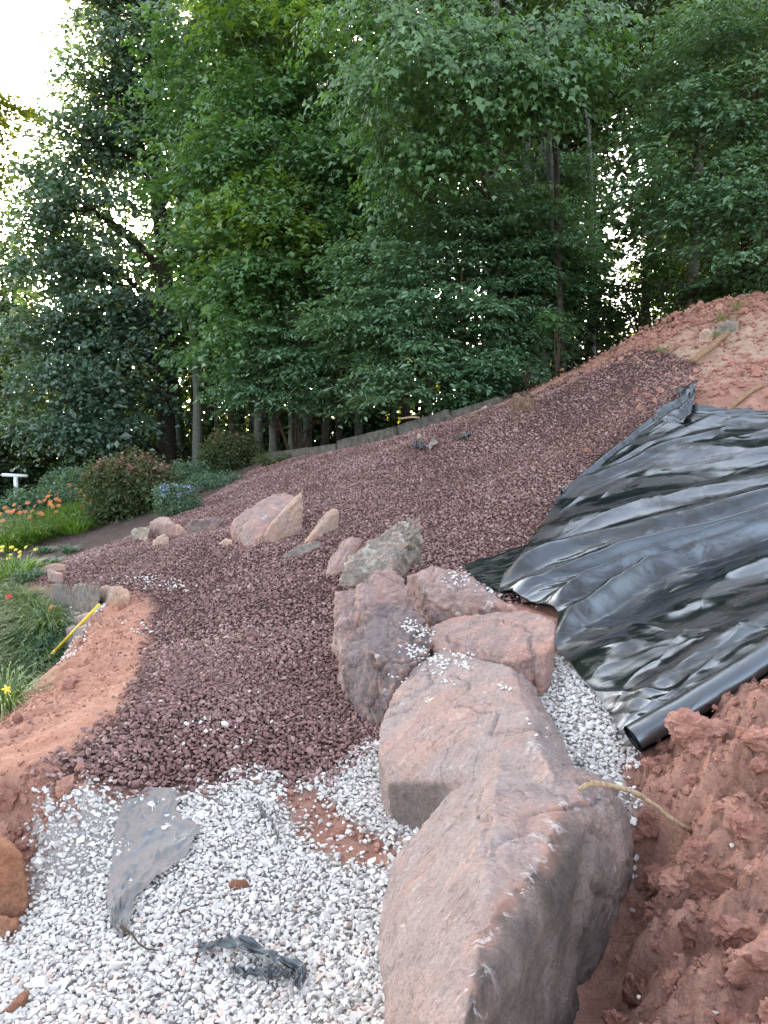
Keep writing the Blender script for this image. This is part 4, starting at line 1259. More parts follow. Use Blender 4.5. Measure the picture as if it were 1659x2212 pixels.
pole = empty('yellow_pole', pb); tag(pole, 'straight yellow pole leaning across the rocks beside the clay berm', 'pole')
a = Acc(); tube(a, [pa, pa * .5 + pb * .5, pb + (pa - pb) * .1], [.011,.011,.011], 12); a.obj('shaft', m_y, pole, pb, True)
a = Acc(); tube(a, [pb + (pa - pb) * .12, pb], [.014,.011], 12); a.obj('grip', simple_mat('yellow_grip', (.6,.5,.1), (.75,.62,.2), .6), pole, pb, True)
m_w = simple_mat('white_paint', (.72,.74,.76), (.82,.84,.86), .4, 20, .05, .002)
b0 = P(35, 1078, 19.); b0[2] = gz(b0[0], b0[1])
rail = empty('clothes_post', b0); tag(rail, 'white T shaped post with crossbar behind the orange lilies', 'post')
t0 = P(34, 1029, 19.); d1 = P(5, 1026, 19.); d2 = P(60, 1028, 19.)
a = Acc(); tube(a, [b0, t0 + np.array([0, 0, -.02])], [.05, .05], 12); a.obj('upright', m_w, rail, b0, True)
a = Acc(); tube(a, [d1, d2], [.04, .04], 12); a.obj('crossbar', m_w, rail, b0, True)
a = Acc(); tube(a, [d1, d1 + (d1 - d2) * .8 + np.array([-.6, -.4, 0.01])], [.012, .012], 6); a.obj('line', m_w, rail, b0, True)

build_gravel()
# ------------------------------------------------------------------ foliage
def unit(a): return a / (np.linalg.norm(a, axis=-1, keepdims=True) + 1e-9)

def leaves(acc, Pp, Nn, Ax, size, wr=.5, rnd=None, shape='oval', fold=.12, lr=None):
    """one small folded leaf blade per point; shape oval (2 tris a side) or lobed (three blades)"""
    n = len(Pp)
    Nn = unit(Nn); Ax = unit(Ax - (Ax * Nn).sum(1, keepdims=True) * Nn); S = np.cross(Nn, Ax)
    size = np.broadcast_to(np.asarray(size, float), (n,))[:, None, None]
    if shape == 'oval':
        L = np.array([[0, 0, 0], [.3, -wr * .5, fold], [.68, -wr * .40, fold * .8], [1, 0, -.05], [.68, wr * .40, fold * .8], [.3, wr * .5, fold], [.5, 0, 0]])
        Fq = np.array([[0, 6, 2, 1], [6, 0, 5, 4]]); Ft = np.array([[6, 3, 2], [6, 4, 3]])
        fs = [Fq, Ft]
    elif shape == 'dia':
        L = np.array([[0, 0, 0], [.45, -wr * .5, fold], [1, 0, -.05], [.45, wr * .5, fold]])
        fs = [np.array([[0, 2, 1], [0, 3, 2]])]
    else:
        L = [[0, 0, 0]]
        for an, ln in ((-1.15, .62), (-.55, .5), (0, 1), (.55, .5), (1.15, .62)):
            L.append([math.cos(an) * ln, math.sin(an) * ln, -.10 * abs(an) + (.08 if abs(abs(an) - .55) < .01 else -.03)])
        L = np.array(L)
        fs = [np.array([[0, 2, 1], [0, 3, 2], [0, 4, 3], [0, 5, 4]])]
    V = Pp[:, None] + size * (L[None, :, :1] * Ax[:, None] + L[None, :, 1:2] * S[:, None] + L[None, :, 2:] * Nn[:, None])
    nv = len(L)
    Fs = [(f[None] + (np.arange(n) * nv)[:, None, None]).reshape(-1, f.shape[1]) for f in fs]
    rnd = np.random.default_rng(1).random(n) if rnd is None else rnd
    acc.add(V.reshape(-1, 3), Fs, np.repeat(rnd, nv))

def spray_leaves(acc, C, out, rad, n_per, size, lr, wr=.5, shape='dia', flat=.16, droop=.5, tilt=.45, tone=None, tonev=.5, hang=0.):
    """flattened sprays of leaves round centres C that lean outwards and droop at their rims"""
    m = len(C)
    n = m * n_per
    ci = np.repeat(np.arange(m), n_per)
    o = unit(out * np.array([1, 1, .25]))[ci]
    side = unit(np.cross(o, [0, 0, 1.]))
    a = lr.normal(0, .55, n) + .25; b = lr.normal(0, .38, n)
    r = np.broadcast_to(rad, (m,))[ci]
    rho = np.hypot(a, b)
    Pp = C[ci] + (a * r)[:, None] * o + (b * r)[:, None] * side
    Pp[:, 2] += -droop * r * rho ** 1.6 + lr.normal(0, flat, n) * r
    Nn = np.array([0, 0, 1.]) + o * (.35 + .5 * droop * np.abs(a))[:, None] + lr.normal(0, tilt, (n, 3))
    Ax = o * .8 + side * (np.sign(b) * .6)[:, None] + lr.normal(0, .45, (n, 3)) + np.array([0, 0, -.25 - hang])
    if hang: Nn = Nn * np.array([1, 1, 1 - .6 * hang]) + o * hang
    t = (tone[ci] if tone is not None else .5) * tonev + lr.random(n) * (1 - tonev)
    leaves(acc, Pp, Nn, Ax, size * lr.lognormal(0, .30, n), wr, np.clip(t, 0, 1), shape)

def lobe_pts(lobe, n, lr, shell=.45, up=.15):
    """spray centres inside an ellipsoid lobe (u, v, depth, ru, rv, rd): px radii and a depth radius in metres"""
    u, v, d, ru, rv, rd = lobe
    c = P(u, v, d)
    rx, rz = ru / F * d, rv / F * d
    q = unit(lr.normal(size=(n, 3))) * (lr.uniform(shell ** 3, 1, n) ** (1 / 3))[:, None]
    q[:, 2] = q[:, 2] * (1 - up) + up * .5
    q *= 1 + .18 * fbm(q * 2.3 + u * .01, 2)[:, None]
    return c + q * np.array([rx, rd, rz]), q, c

def in_gap(Pp, gaps):
    """openings in a crown: ellipses of the print through which the branches of this crown do not reach"""
    if not gaps: return np.zeros(len(Pp), bool)
    x, y, z = Pp[:, 0], Pp[:, 1], Pp[:, 2] - CAMZ
    depth = y * cP - z * sP; up_ = y * sP + z * cP
    u = CU + F * x / depth; v = CV - F * up_ / depth
    out = np.zeros(len(Pp), bool)
    for (a, b, ra, rb) in gaps: out |= ((u - a) / ra) ** 2 + ((v - b) / rb) ** 2 < 1
    return out

def trunk_pts(base, top, lean=0., wob=.15, n=14, seed=0):
    t = np.linspace(0, 1, n)[:, None]
    p = base * (1 - t) + top * t
    w_ = np.stack([fbm(np.stack([t[:, 0] * 2.2, t[:, 0] * 0 + seed * 3.1 + k * 7, t[:, 0] * 0], 1), 2) for k in range(2)], 1)
    p[:, :2] += wob * w_ * np.minimum(1, t * 4)
    return p

def tree(name, label, cat, base, top, r0, lobes, mat, bark, lr, leaf=.09, per=26, srad=.45, dens=1., shape='dia', wr=.55, shell=.4, gaps=(), stems=1, spread=.0,
         droop=.5, flat=.16, tilt=.45, group=None, r1=None, tonev=.5, limb=True, hang=0., limb_r=.05):
    root = empty(name, base); tag(root, label, cat, group)
    ta = Acc(); trunks = []
    for s in range(stems):
        off = np.array([lr.normal(0, spread), lr.normal(0, spread), 0]) if stems > 1 else np.zeros(3)
        tp = top + off * 3.2 + (np.array([0, 0, -lr.uniform(0, .35) * (top[2] - base[2])]) if stems > 1 else 0)
        b_ = base + off * .35 - np.array([0, 0, .15])
        tr = trunk_pts(b_, tp, wob=.06 * (top[2] - base[2]) ** .7, seed=s + lr.integers(99))
        rr = r0 * (1 if stems == 1 else lr.uniform(.6, 1))
        q = np.linspace(0, 1, len(tr))
        rad = rr * (1 - q * (1 - (r1 or .25))) * (1 + .5 * np.exp(-q * 26))
        tube(ta, tr, rad, 10 if stems == 1 else 7, cap=False)
        trunks.append(tr)
    ca = Acc()
    for lb in lobes:
        u, v, d, ru, rv, rd = lb
        rx, rz = ru / F * d, rv / F * d
        area = math.pi * rx * rz
        ns = max(6, int(dens * 2.6 * area / (srad * srad * .9) * (1 + rd / max(rx, rz) * .5)))
        C, q, c = lobe_pts(lb, ns, lr, shell)
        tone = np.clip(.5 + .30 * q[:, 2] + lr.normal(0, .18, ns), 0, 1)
        k = ~in_gap(C, gaps)
        C, q, tone = C[k], q[k], tone[k]
        if len(C) == 0: continue
        out = unit(q + .35 * unit(c - np.array([base[0], base[1], c[2]])) + lr.normal(0, .25, q.shape))
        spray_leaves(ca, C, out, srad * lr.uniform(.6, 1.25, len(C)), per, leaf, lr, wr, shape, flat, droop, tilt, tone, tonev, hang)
        if limb:
            tr = trunks[lr.integers(len(trunks))]
            j = np.argmin(np.abs(tr[:, 2] - (c[2] - .55 * abs(c[0] - base[0]) - .2)))
            s0 = tr[j]; mid = (s0 + c) / 2 + np.array([0, 0, .12 * np.linalg.norm(c - s0)])
            bz = np.array([(1 - t) ** 2 * s0 + 2 * t * (1 - t) * mid + t * t * c for t in np.linspace(0, 1, 9)])
            bz[1:-1] += lr.normal(0, .035, (7, 3))
            tube(ta, bz, np.linspace(limb_r, limb_r * .3, 9), 6, cap=False)
            for i in lr.permutation(len(C))[:max(4, len(C) // 4)]:
                w0 = bz[lr.integers(4, 9)]
                e = C[i]
                mm = (w0 + e) / 2 + lr.normal(0, .06, 3)
                tube(ta, [w0, mm, e], [limb_r * .28, limb_r * .2, limb_r * .1], 4, cap=False)
    ta.obj('trunk', bark, root, base, True)
    if ca.V: ca.obj('crown', mat, root, base)
    return root

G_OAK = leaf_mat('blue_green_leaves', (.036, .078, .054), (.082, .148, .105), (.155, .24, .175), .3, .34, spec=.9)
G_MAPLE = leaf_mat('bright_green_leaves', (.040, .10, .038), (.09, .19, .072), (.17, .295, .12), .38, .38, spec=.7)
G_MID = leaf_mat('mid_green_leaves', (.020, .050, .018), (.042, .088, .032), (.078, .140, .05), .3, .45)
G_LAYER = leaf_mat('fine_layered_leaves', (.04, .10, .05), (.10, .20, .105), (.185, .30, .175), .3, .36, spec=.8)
G_DARK = leaf_mat('dark_woodland_leaves', (.014, .028, .010), (.026, .050, .016), (.05, .085, .025), .35, .5)
G_YEL = leaf_mat('yellow_green_leaves', (.06, .09, .015), (.13, .16, .025), (.22, .22, .04), .6, .5)

G_FAR = leaf_mat('sunlit_far_leaves', (.05, .07, .012), (.12, .14, .02), (.26, .22, .03), .65, .5)
def GB(u, v):
    """woodland base under a point of the print at a given depth"""
    return None
def base_at(x, y): return np.array([x, y, gz(x, y)])
def xu(u, d): return (u - CU) / F * d

# openings through which the bright sky shows
GAPS = [(318,548,44,34),(312,602,38,26),(232,470,28,20),(205,540,18,14),(412,18,45,28),(725,95,18,60),(770,50,20,20),(215,150,26,20),(330,215,22,14),
        (1010,398,46,38),(955,418,26,26),(1318,455,46,62),(1345,560,40,34),(1300,520,30,34),(1385,520,40,22),(1400,430,30,22),(1250,700,40,24),(1210,640,30,30),(1290,350,20,20),
        (1345,180,30,20),(1430,60,22,18),(985,200,18,18),(860,860,16,30),(900,865,10,24),(930,15,14,14),(640,320,20,24),(570,300,14,14),(455,130,18,12),(1460,560,26,18),(1500,540,20,14),
        (330,905,16,50),(60,640,28,20),(30,840,22,40)]
GAPS += [(356, 640, 17, 90), (362, 830, 18, 110)]
GAPS_HARD = [(318,548,44,34),(312,602,38,26),(1318,455,42,58),(1345,560,36,30),(1010,398,40,32),(330,905,16,50),(1300,520,26,30),(1385,520,34,20),(860,860,14,30)]

lt = np.random.default_rng(21)
# 1. tall tree with the thick trunk on the left
bx = base_at(xu(362, 21.5), 21.5)
tree('tall_tree', 'tall dark trunked broadleaf tree against the open sky, glints of sun behind it', 'tree', bx, P(322, -250, 21.5), .27,
     [(300,60,21,125,90,1.6),(240,190,21,105,75,1.5),(330,180,21.5,110,90,1.5),(180,310,21,115,75,1.4),(300,320,21.5,120,80,1.5),(125,400,21,75,60,1.2),
      (190,455,20.5,130,75,1.4),(120,560,20.5,90,80,1.3),(230,560,20.5,110,60,1.3),(110,690,20,110,80,1.3),(220,690,20,120,80,1.4),(330,660,20.5,100,60,1.2),
      (150,820,19.5,130,80,1.4),(270,800,20,110,90,1.3),(120,915,19,110,55,1.2),(220,920,19.5,120,60,1.2),(360,-40,21.5,160,80,1.6),(250,-20,21,60,60,1.2)],
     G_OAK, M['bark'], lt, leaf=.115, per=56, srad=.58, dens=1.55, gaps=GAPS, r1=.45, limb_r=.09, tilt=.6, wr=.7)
# 2. maples in the middle
bx = base_at(xu(428, 18.5), 18.5)
tree('slim_tree', 'slim grey trunked maple right of the thick dark trunk', 'tree', bx, P(392, 80, 18.5), .12,
     [(420,110,18,120,80,1.3),(400,250,18,110,80,1.3),(430,400,17.5,120,75,1.3),(450,540,17.5,90,60,1.2),(430,640,17.5,80,60,1),(460,760,17,60,60,.9),(520,-10,18,130,70,1.3)],
     G_MAPLE, M['bark_grey'], lt, leaf=.115, per=38, srad=.5, dens=1.2, gaps=GAPS, r1=.5, limb_r=.05, wr=.75, tilt=.55)
bx = base_at(xu(640, 16.5), 16.5)
tree('maple_tree', 'broad bright green maple with drooping boughs above the middle of the gravel', 'tree', bx, P(620, -200, 17), .14,
     [(560,70,16.5,140,85,1.3),(720,40,16.5,140,85,1.3),(560,230,16,130,85,1.3),(700,190,16,120,80,1.3),(620,350,15.5,130,80,1.2),(500,340,15.5,100,70,1.2),
      (760,330,15.5,110,80,1.2),(520,480,15,115,70,1.1),(650,480,15,120,65,1.1),(470,600,14.8,70,50,.8),(560,600,14.8,100,65,1),(520,700,14.6,70,60,.8),(650,600,15,90,60,1),
      (800,470,15.5,110,70,1.1),(620,-70,16.5,200,80,1.4)],
     G_MAPLE, M['bark_grey'], lt, leaf=.092, per=52, srad=.46, dens=1.2, gaps=GAPS, r1=.5, limb_r=.05, shape='lobed', tilt=.5, droop=.7)
G_LIME = leaf_mat('lime_green_leaves', (.06, .12, .022), (.125, .22, .045), (.21, .31, .08), .42, .42, spec=.6)
bx = base_at(xu(590, 15.6), 15.6)
tree('maple_tree', 'yellow green boughs of a younger maple left of the middle, lighter than all around', 'tree', bx, P(600, 300, 15.6), .07,
     [(540,470,14.2,100,55,.8),(620,500,14.4,80,50,.7),(480,440,14.6,60,40,.6),(560,400,14.6,80,40,.6),(640,60,15,90,50,.8),(500,20,15.4,80,50,.8)],
     G_LIME, M['bark_grey'], lt, leaf=.10, per=34, srad=.4, dens=.9, gaps=GAPS, r1=.5, limb_r=.03, shape='lobed', tilt=.5, droop=.8)
# 3. larger leaved boughs nearer to the camera, top middle
bx = base_at(xu(1085, 13.2), 13.2)
tree('maple_tree', 'large leaved maple whose long boughs hang in front of the dark woods at the top', 'tree', bx, P(1062, -300, 13.6), .11,
     [(830,60,11.5,130,80,.8),(960,120,11,130,65,.7),(1080,90,11.5,120,60,.7),(1160,200,11.5,90,50,.6),(1240,60,11.5,110,60,.7),(840,190,11.5,110,65,.7),(1080,170,11,120,50,.7),(1220,130,11,90,55,.6),(900,300,12,100,70,.8),(990,330,12,80,60,.8),
      (1060,250,11.5,90,40,.6),(980,0,11.5,150,60,.9),(880,400,12.5,90,60,.8)],
     G_MAPLE, M['bark_grey'], lt, leaf=.08, per=46, srad=.42, dens=1.1, gaps=GAPS, r1=.5, limb_r=.04, shape='lobed', droop=.8, tilt=.5, hang=.6)
# 4. slender trunks standing in the dark behind
for k, (u0, v0, u1, d, r, lb) in enumerate(((1118,735,1072,14.5,.075,'slender grey green trunk, leftmost of the close trio in the dark wood'),(1150,740,1112,14.8,.10,'thickest grey green trunk of the close trio in the dark wood'),
        (1135,730,1185,15.2,.05,'thin pale forked trunk leaning between the close trio'),(1200,720,1175,14.2,.07,'straight grey trunk right of the close trio, pale where light strikes it'),
        (1290,700,1250,15.5,.06,'slender dark trunk beside the widest opening of sky'))):
    bx = base_at(xu(u0, d), d)
    tree('woodland_tree', lb, 'tree', bx, P(u1, -60, d), r,
         [(u1 - 10, 40 + 30 * k, d, 120, 80, 1.2), (u1 + 40, 190, d + .4, 90, 60, 1.), (u1 - 20, -60, d, 120, 70, 1.)], G_DARK, M['bark_grey'], lt, leaf=.10, per=24, srad=.5, dens=.9, gaps=GAPS, r1=.6, limb_r=.035)
# 5. layered shrubs along the gravel
def bush(label, lobes, u0, d0, lr, dens=1., leaf=.078, name='layered_shrub', mat=None, srad=.34, stems=9, per=62, spread=.16, gaps=GAPS_HARD, **kw):
    bx = base_at(xu(u0, d0), d0)
    top = P(lobes[0][0], lobes[0][1], lobes[0][2])
    return tree(name, label, 'shrub', bx, top, .030, lobes, mat or G_LAYER, M['stem'], lr, leaf=leaf, per=per, srad=srad, dens=dens, shape='dia', wr=.5, gaps=gaps, stems=stems, spread=spread,
                droop=.25, flat=.09, tilt=.35, limb_r=.018, shell=.3, r1=.4, **kw)
bush('huge layered shrub with fine leaves spreading over the middle of the timber edging',
     [(1000,520,13.2,160,75,1.),(850,590,13,140,75,1.),(1090,600,13.2,150,80,1.),(940,680,12.6,170,80,1.),(800,700,12.8,130,70,.9),(1080,720,12.8,120,75,.9),(1120,480,13,130,70,.9),(1200,560,13,100,70,.8),(1010,450,13.4,110,50,.8),(900,780,12.4,130,60,.8),
      (1010,800,12.6,110,50,.7),(860,845,12.4,90,32,.6),(960,850,12.3,100,34,.6),(1060,812,12.2,80,40,.6),(1110,770,12.4,60,40,.5),(1160,640,13.4,100,90,.9)], 960, 13.4, lt, 1.15)
bush('rounded layered shrub at the left end of the timber edging', [(640,740,14.6,110,65,.8),(560,800,15,90,60,.8),(700,800,14.2,90,60,.7),(620,850,14.6,100,45,.7),(520,850,15.2,60,45,.6),(740,720,14,80,60,.7),(700,870,14.2,60,30,.5),(780,850,13.6,60,35,.5)], 640, 15.3, lt, 1.1)
bush('layered shrub with grey green top beside the slender trunks', [(1200,520,14,110,70,.9),(1230,430,14,60,60,.7),(1100,450,14.2,110,60,.9),(1180,380,14,90,60,.8),(1240,620,13.8,70,70,.7),(1180,700,13.4,80,60,.7)], 1190, 14, lt, .95)
bush('tall layered tree with sweeping boughs at the upper right, over the red bank',
     [(1640,60,10.5,170,110,1.1),(1500,160,11,120,90,1.),(1620,250,10.5,160,90,1.),(1440,270,11,100,75,.8),(1500,370,10.6,130,75,.9),(1420,430,11,75,60,.7),(1640,420,10.2,140,90,.9),
      (1520,480,10.8,110,60,.8),(1650,560,10.4,130,70,.9),(1760,300,10.5,130,200,1.),(1560,30,11.5,120,80,1.),(1780,520,10.4,110,120,.9)],
     1600, 11.6, lt, 1.1, leaf=.075, srad=.38, name='layered_tree', per=62)
bush('small bright sapling in the shade at the foot of the slender trunks', [(1205,705,11.6,36,28,.25),(1190,690,11.6,20,20,.2)], 1200, 11.7, lt, 1.0, leaf=.05, srad=.13, name='sapling', stems=3, spread=.03, mat=G_MAPLE, per=14)
bush('low leafy seedlings by the bare root', [(1140,800,11.3,30,14,.2),(1165,815,11.2,20,10,.15)], 1150, 11.4, lt, .8, leaf=.045, srad=.1, name='seedling', stems=4, spread=.04, per=10)
# dark understory right, under the layered tree
bush('dark shrub low in the shade behind the crest of the red bank', [(1400,600,12.8,110,55,.8),(1480,620,12,90,40,.6),(1330,660,12.8,80,50,.7),(1560,610,11.6,90,40,.6)], 1400, 12.6, lt, .75, leaf=.07, mat=G_DARK, name='woodland_shrub')
bush('dark shrub in the shade behind the slender trunks', [(1230,740,14.5,70,50,.8),(1290,690,14.5,60,50,.7)], 1250, 14.5, lt, .7, leaf=.07, mat=G_DARK, name='woodland_shrub')

# 6. woods behind: a few kinds, copied
def copy_tree(o, loc, rz, sc, lab=None):
    c = o.copy(); COL.objects.link(c); c.location = loc; c.rotation_euler = (0, 0, rz); c.scale = (sc, sc, sc)
    if lab: c['label'] = lab
    for ch in o.children:
        d = ch.copy(); COL.objects.link(d); d.parent = c
    return c
def proto(h, r, w_, mat, nl, seed, low=.35):
    lr = np.random.default_rng(seed)
    b_ = base_at(0, 40.); k = F / 40.
    lobes = []
    for i in range(nl):
        z = h * (low + (1 - low) * (i + .5) / nl); an = i * 2.4 + lr.normal(0, .3); rr = w_ * (.35 + .5 * lr.random()) * (1 - .45 * (i / nl))
        pt = b_ + np.array([math.cos(an) * rr, math.sin(an) * rr, z])
        x, y, zz = pt[0], pt[1], pt[2] - CAMZ
        dep = y * cP - zz * sP; up_ = y * sP + zz * cP
        lobes.append((CU + F * x / dep, CV - F * up_ / dep, y, w_ * .55 * k, w_ * .4 * k, w_ * .5))
    return tree('woodland_tree', 'tree', 'tree', b_, b_ + np.array([0, 0, h * .96]), r, lobes, mat, M['bark'], lr, leaf=.21, per=22, srad=.8, dens=.62, shell=.2, limb_r=.06, r1=.3, tilt=.7, wr=.75, group='trees standing in the wood behind')
PR = [proto(15, .17, 2.6, G_DARK, 12, 1), proto(12, .12, 2.2, G_MID, 10, 2, .2), proto(17, .2, 3.0, G_DARK, 12, 3, .3), proto(7, .07, 1.9, G_YEL, 7, 4, .12), proto(18, .2, 2.9, G_DARK, 11, 6, .62)]
LBL = ['dark leaved woodland tree, one of many standing behind the nearer trees', 'mid green woodland tree among the trunks behind the gravel slope',
       'tall dark woodland tree rising behind the layered shrubs', 'low yellow green tree glowing where sun comes through the wood', 'high crowned dark tree standing above the openings of sky']
used = [False] * 5
lw = np.random.default_rng(77)
LEFTW = [(-80,28,1),(10,27,2),(90,29,0),(160,30,1),(240,31,2),(330,33,0),(-30,34,0),(60,36,2)]
spots = []
for (u, d, k) in [(215,27,3),(270,36,0),(420,29,1),(500,33,2),(455,24,1),(580,27,0),(640,32,2),(700,25,1),(760,30,0),(820,26,2),(900,32,1),
                  (1110,30,0),(1170,26,2),(1480,24,1),(1540,30,2),(1600,25,0),(1680,29,1),(330,39,3),(20,38,3),(860,38,3),(1780,26,2),
                  (545,21.5,1),(790,20.5,1),(1480,18,0),(1620,18.5,1),(700,42,0),(1150,42,1),(560,44,2),(250,37,3),(880,33,3),(60,34,3),(150,33,3),(1440,32,3),
  (450,34,0),(520,27,2),(610,35,1),(670,29,0),(730,36,2),(790,34,1),(850,29,2),(910,37,0),(1140,25,1),(1190,30,0),(1450,34,0),(1520,25,1),(1570,28,2),(1650,23,0),(380,36,1),(760,23,1),(590,22.5,0),(1265,25,4),(1400,26,4),(975,25,4),(1045,24,4),(1010,28,4),(1240,27,4)] + LEFTW:
    spots.append((u, d, k))
for (u, d, k) in spots:
    loc = base_at(xu(u, d), d); sc = lw.uniform(.85, 1.12) * (1.0 if k != 3 else .9)
    if (u, d, k) in LEFTW: sc *= .58
    if not used[k]:
        o = PR[k]; o.location = loc; o.rotation_euler = (0, 0, lw.uniform(0, 6.28)); o.scale = (sc,) * 3; o['label'] = LBL[k]; o['group'] = 'woodland trees of kind: ' + LBL[k][:24]; used[k] = True
    else:
        copy_tree(PR[k], loc, lw.uniform(0, 6.28), sc)

# low shrubs of the wood floor
sb = base_at(0, 40.)
def lobe_at(dx, dy, z, rx, rz, rd):
    pt = sb + np.array([dx, dy, z]); x, y, zz = pt[0], pt[1], pt[2] - CAMZ
    dep = y * cP - zz * sP; k = F / y
    return (CU + F * x / dep, CV - F * (y * sP + zz * cP) / dep, y, rx * k, rz * k, rd)
ws = tree('woodland_shrub', 'dark leafy undergrowth shrub of the wood floor behind the gravel slope', 'shrub', sb, sb + np.array([0, 0, 2.2]), .04,
     [lobe_at(0, 0, 1.3, 1.3, .9, 1.), lobe_at(-1.1, .2, .8, .9, .6, .8), lobe_at(1.2, -.2, .9, .9, .7, .8), lobe_at(.2, .3, 2.1, .8, .5, .7)], G_DARK, M['stem'], np.random.default_rng(4),
     leaf=.17, per=26, srad=.5, dens=.8, stems=4, spread=.2, limb_r=.03, group='undergrowth shrubs of the wood floor')
first = True
for (u, d, s) in ((-120,24,1.2),(-20,25,1.2),(80,24,1.25),(170,25,1.1),(260,26,1.1),(420,24,1.),(480,22,.9),(570,21,.9),(640,22,1.),(720,21,.9),(800,20,.9),(950,19,.9),(1020,20,1.),(1100,19,1.),(1180,19,.9),
                  (1260,18,1.2),(1340,18,1.1),(1420,17,.8),(1500,16,.8),(1590,16,.9),(1680,15,.9),(30,30,1.5),(-60,31,1.6),(130,32,1.5),(230,33,1.5),(500,30,1.3),(620,31,1.3),(740,30,1.3),(960,29,1.2),(1080,28,1.2),(1200,27,1.2),(1330,26,.9),(1450,25,.9),
                  (-60,38,2.2),(60,39,2.2),(180,40,2.1),(280,42,2.0),(400,40,2.),(530,42,2.)):
    loc = base_at(xu(u, d), d)
    if first: ws.location = loc; ws.scale = (s, s, s); first = False
    else: copy_tree(ws, loc, lw.uniform(0, 6.28), s)

# far wood beyond, one mass of leaves
def far_wood():
    lr = np.random.default_rng(12); a = Acc()
    n = 1000
    y = lr.uniform(58, 68, n); x = lr.uniform(-62, 45, n); g = ground(x, y)
    top = CAMZ + (8.5 + 2.5 * fbm(np.stack([x * .09, y * .09, 0 * x], 1), 3)) - np.where(x < -26, np.clip((-26 - x) * .22, 0, 3.5), 0)
    z = g + (top - g) * lr.random(n) ** .8
    C = np.stack([x, y, z], 1)
    spray_leaves(a, C, lr.normal(size=(n, 3)), np.full(n, 2.0), 24, .55, lr, .8, 'dia', .3, .4, .8)
    o = a.obj('distant_woodland', G_FAR); tag(o, 'far off wood reading as one dark mass behind the trunks', 'woodland', kind='stuff')
far_wood()

# bare trunks seen low between the shrubs
for k, (u, d, r, lean) in enumerate(((398,23,.13,-10),(470,19,.06,4),(505,20,.09,-6),(560,18,.10,3),(600,19,.08,-4),(640,17.5,.11,6),(668,18,.09,-8),(700,19,.10,5),(735,17,.07,-5),(775,18,.09,6),(880,17,.10,-6),(915,18.5,.08,5),(1060,16.5,.09,4),(1175,17,.07,-6),(1215,12.6,.05,-8),(1160,13,.06,4),(20,26,.18,4),(60,24,.12,-5))):
    b_ = base_at(xu(u, d), d)
    a = Acc(); tr = trunk_pts(b_ - np.array([0, 0, .1]), b_ + np.array([lean * .04, 0, 7.5]), wob=.18, seed=k)
    tube(a, tr, np.linspace(r * 1.15, r * .5, len(tr)), 8, cap=False)
    root = empty('woodland_tree', b_); tag(root, 'bare lower trunk of a woodland tree seen between the shrubs', 'tree', 'bare trunks between the shrubs')
    a.obj('trunk', M['bark'] if k % 3 else M['bark_grey'], root, b_, True)
    ca = Acc(); C = b_ + np.array([lean * .035, 0, 5.6]) + lt.normal(0, .7, (26, 3))
    spray_leaves(ca, C, lt.normal(size=(26, 3)), np.full(26, .55), 24, .13, lt)
    ca.obj('crown', G_DARK, root, b_)

# the yellow green bough reaching in at the left edge
bx = base_at(xu(-160, 16), 16)
tree('edge_tree', 'sunlit yellow green bough reaching in from the left against the sky', 'tree', bx, P(-120, -100, 16), .12,
     [(-30,240,15,75,45,.6),(-10,225,15,60,30,.4),(-20,375,15,40,28,.3),(-80,300,15.5,90,120,.8)], G_YEL, M['bark'], lt, leaf=.10, per=22, srad=.3, dens=.9)
bx = base_at(xu(-40, 24), 24)
tree('edge_tree', 'mid green tree below the yellow green bough at the left edge', 'tree', bx, P(-30, 400, 24), .16,
     [(20,520,23,85,75,1.2),(-20,620,23,100,80,1.2),(40,700,22.5,70,60,1),(-30,780,22.5,90,80,1.1),(30,900,22,70,55,1)], G_MID, M['bark'], lt, leaf=.14, per=26, srad=.5, dens=.85, gaps=GAPS)

# ------------------------------------------------------------------ garden plants
def blades(acc, C, n, L, wd, lr, spread=1., bend=1., tone=(0, 1)):
    """arching strap leaves rising from clump centres C"""
    m = len(C); N_ = m * n
    ci = np.repeat(np.arange(m), n)
    az = lr.uniform(0, 6.28, N_); el = lr.uniform(.75, 1.45, N_) ; ln = L * lr.uniform(.6, 1.15, N_)
    b_ = C[ci] + np.stack([np.cos(az), np.sin(az), 0 * az], 1) * (lr.random(N_) * spread)[:, None]
    K = 6; t = np.linspace(0, 1, K)
    dirh = np.stack([np.cos(az), np.sin(az), 0 * az], 1); side = np.stack([-np.sin(az), np.cos(az), 0 * az], 1)
    hx = ln[:, None] * (np.cos(el)[:, None] * t + bend * .42 * t ** 2.2)
    hz = ln[:, None] * (np.sin(el)[:, None] * t - bend * .50 * t ** 2.6)
    cen = b_[:, None] + hx[..., None] * dirh[:, None] + hz[..., None] * np.array([0, 0, 1.])
    w_ = wd * (1 - t ** 2.2) * .5 + .0004
    V = np.stack([cen - side[:, None] * w_[None, :, None], cen + side[:, None] * w_[None, :, None]], 2).reshape(N_, K * 2, 3)
    f = np.array([[2 * i, 2 * i + 1, 2 * i + 3, 2 * i + 2] for i in range(K - 1)])
    Fs = (f[None] + (np.arange(N_) * K * 2)[:, None, None]).reshape(-1, 4)
    acc.add(V.reshape(-1, 3), Fs, np.repeat(lr.uniform(tone[0], tone[1], N_), K * 2))

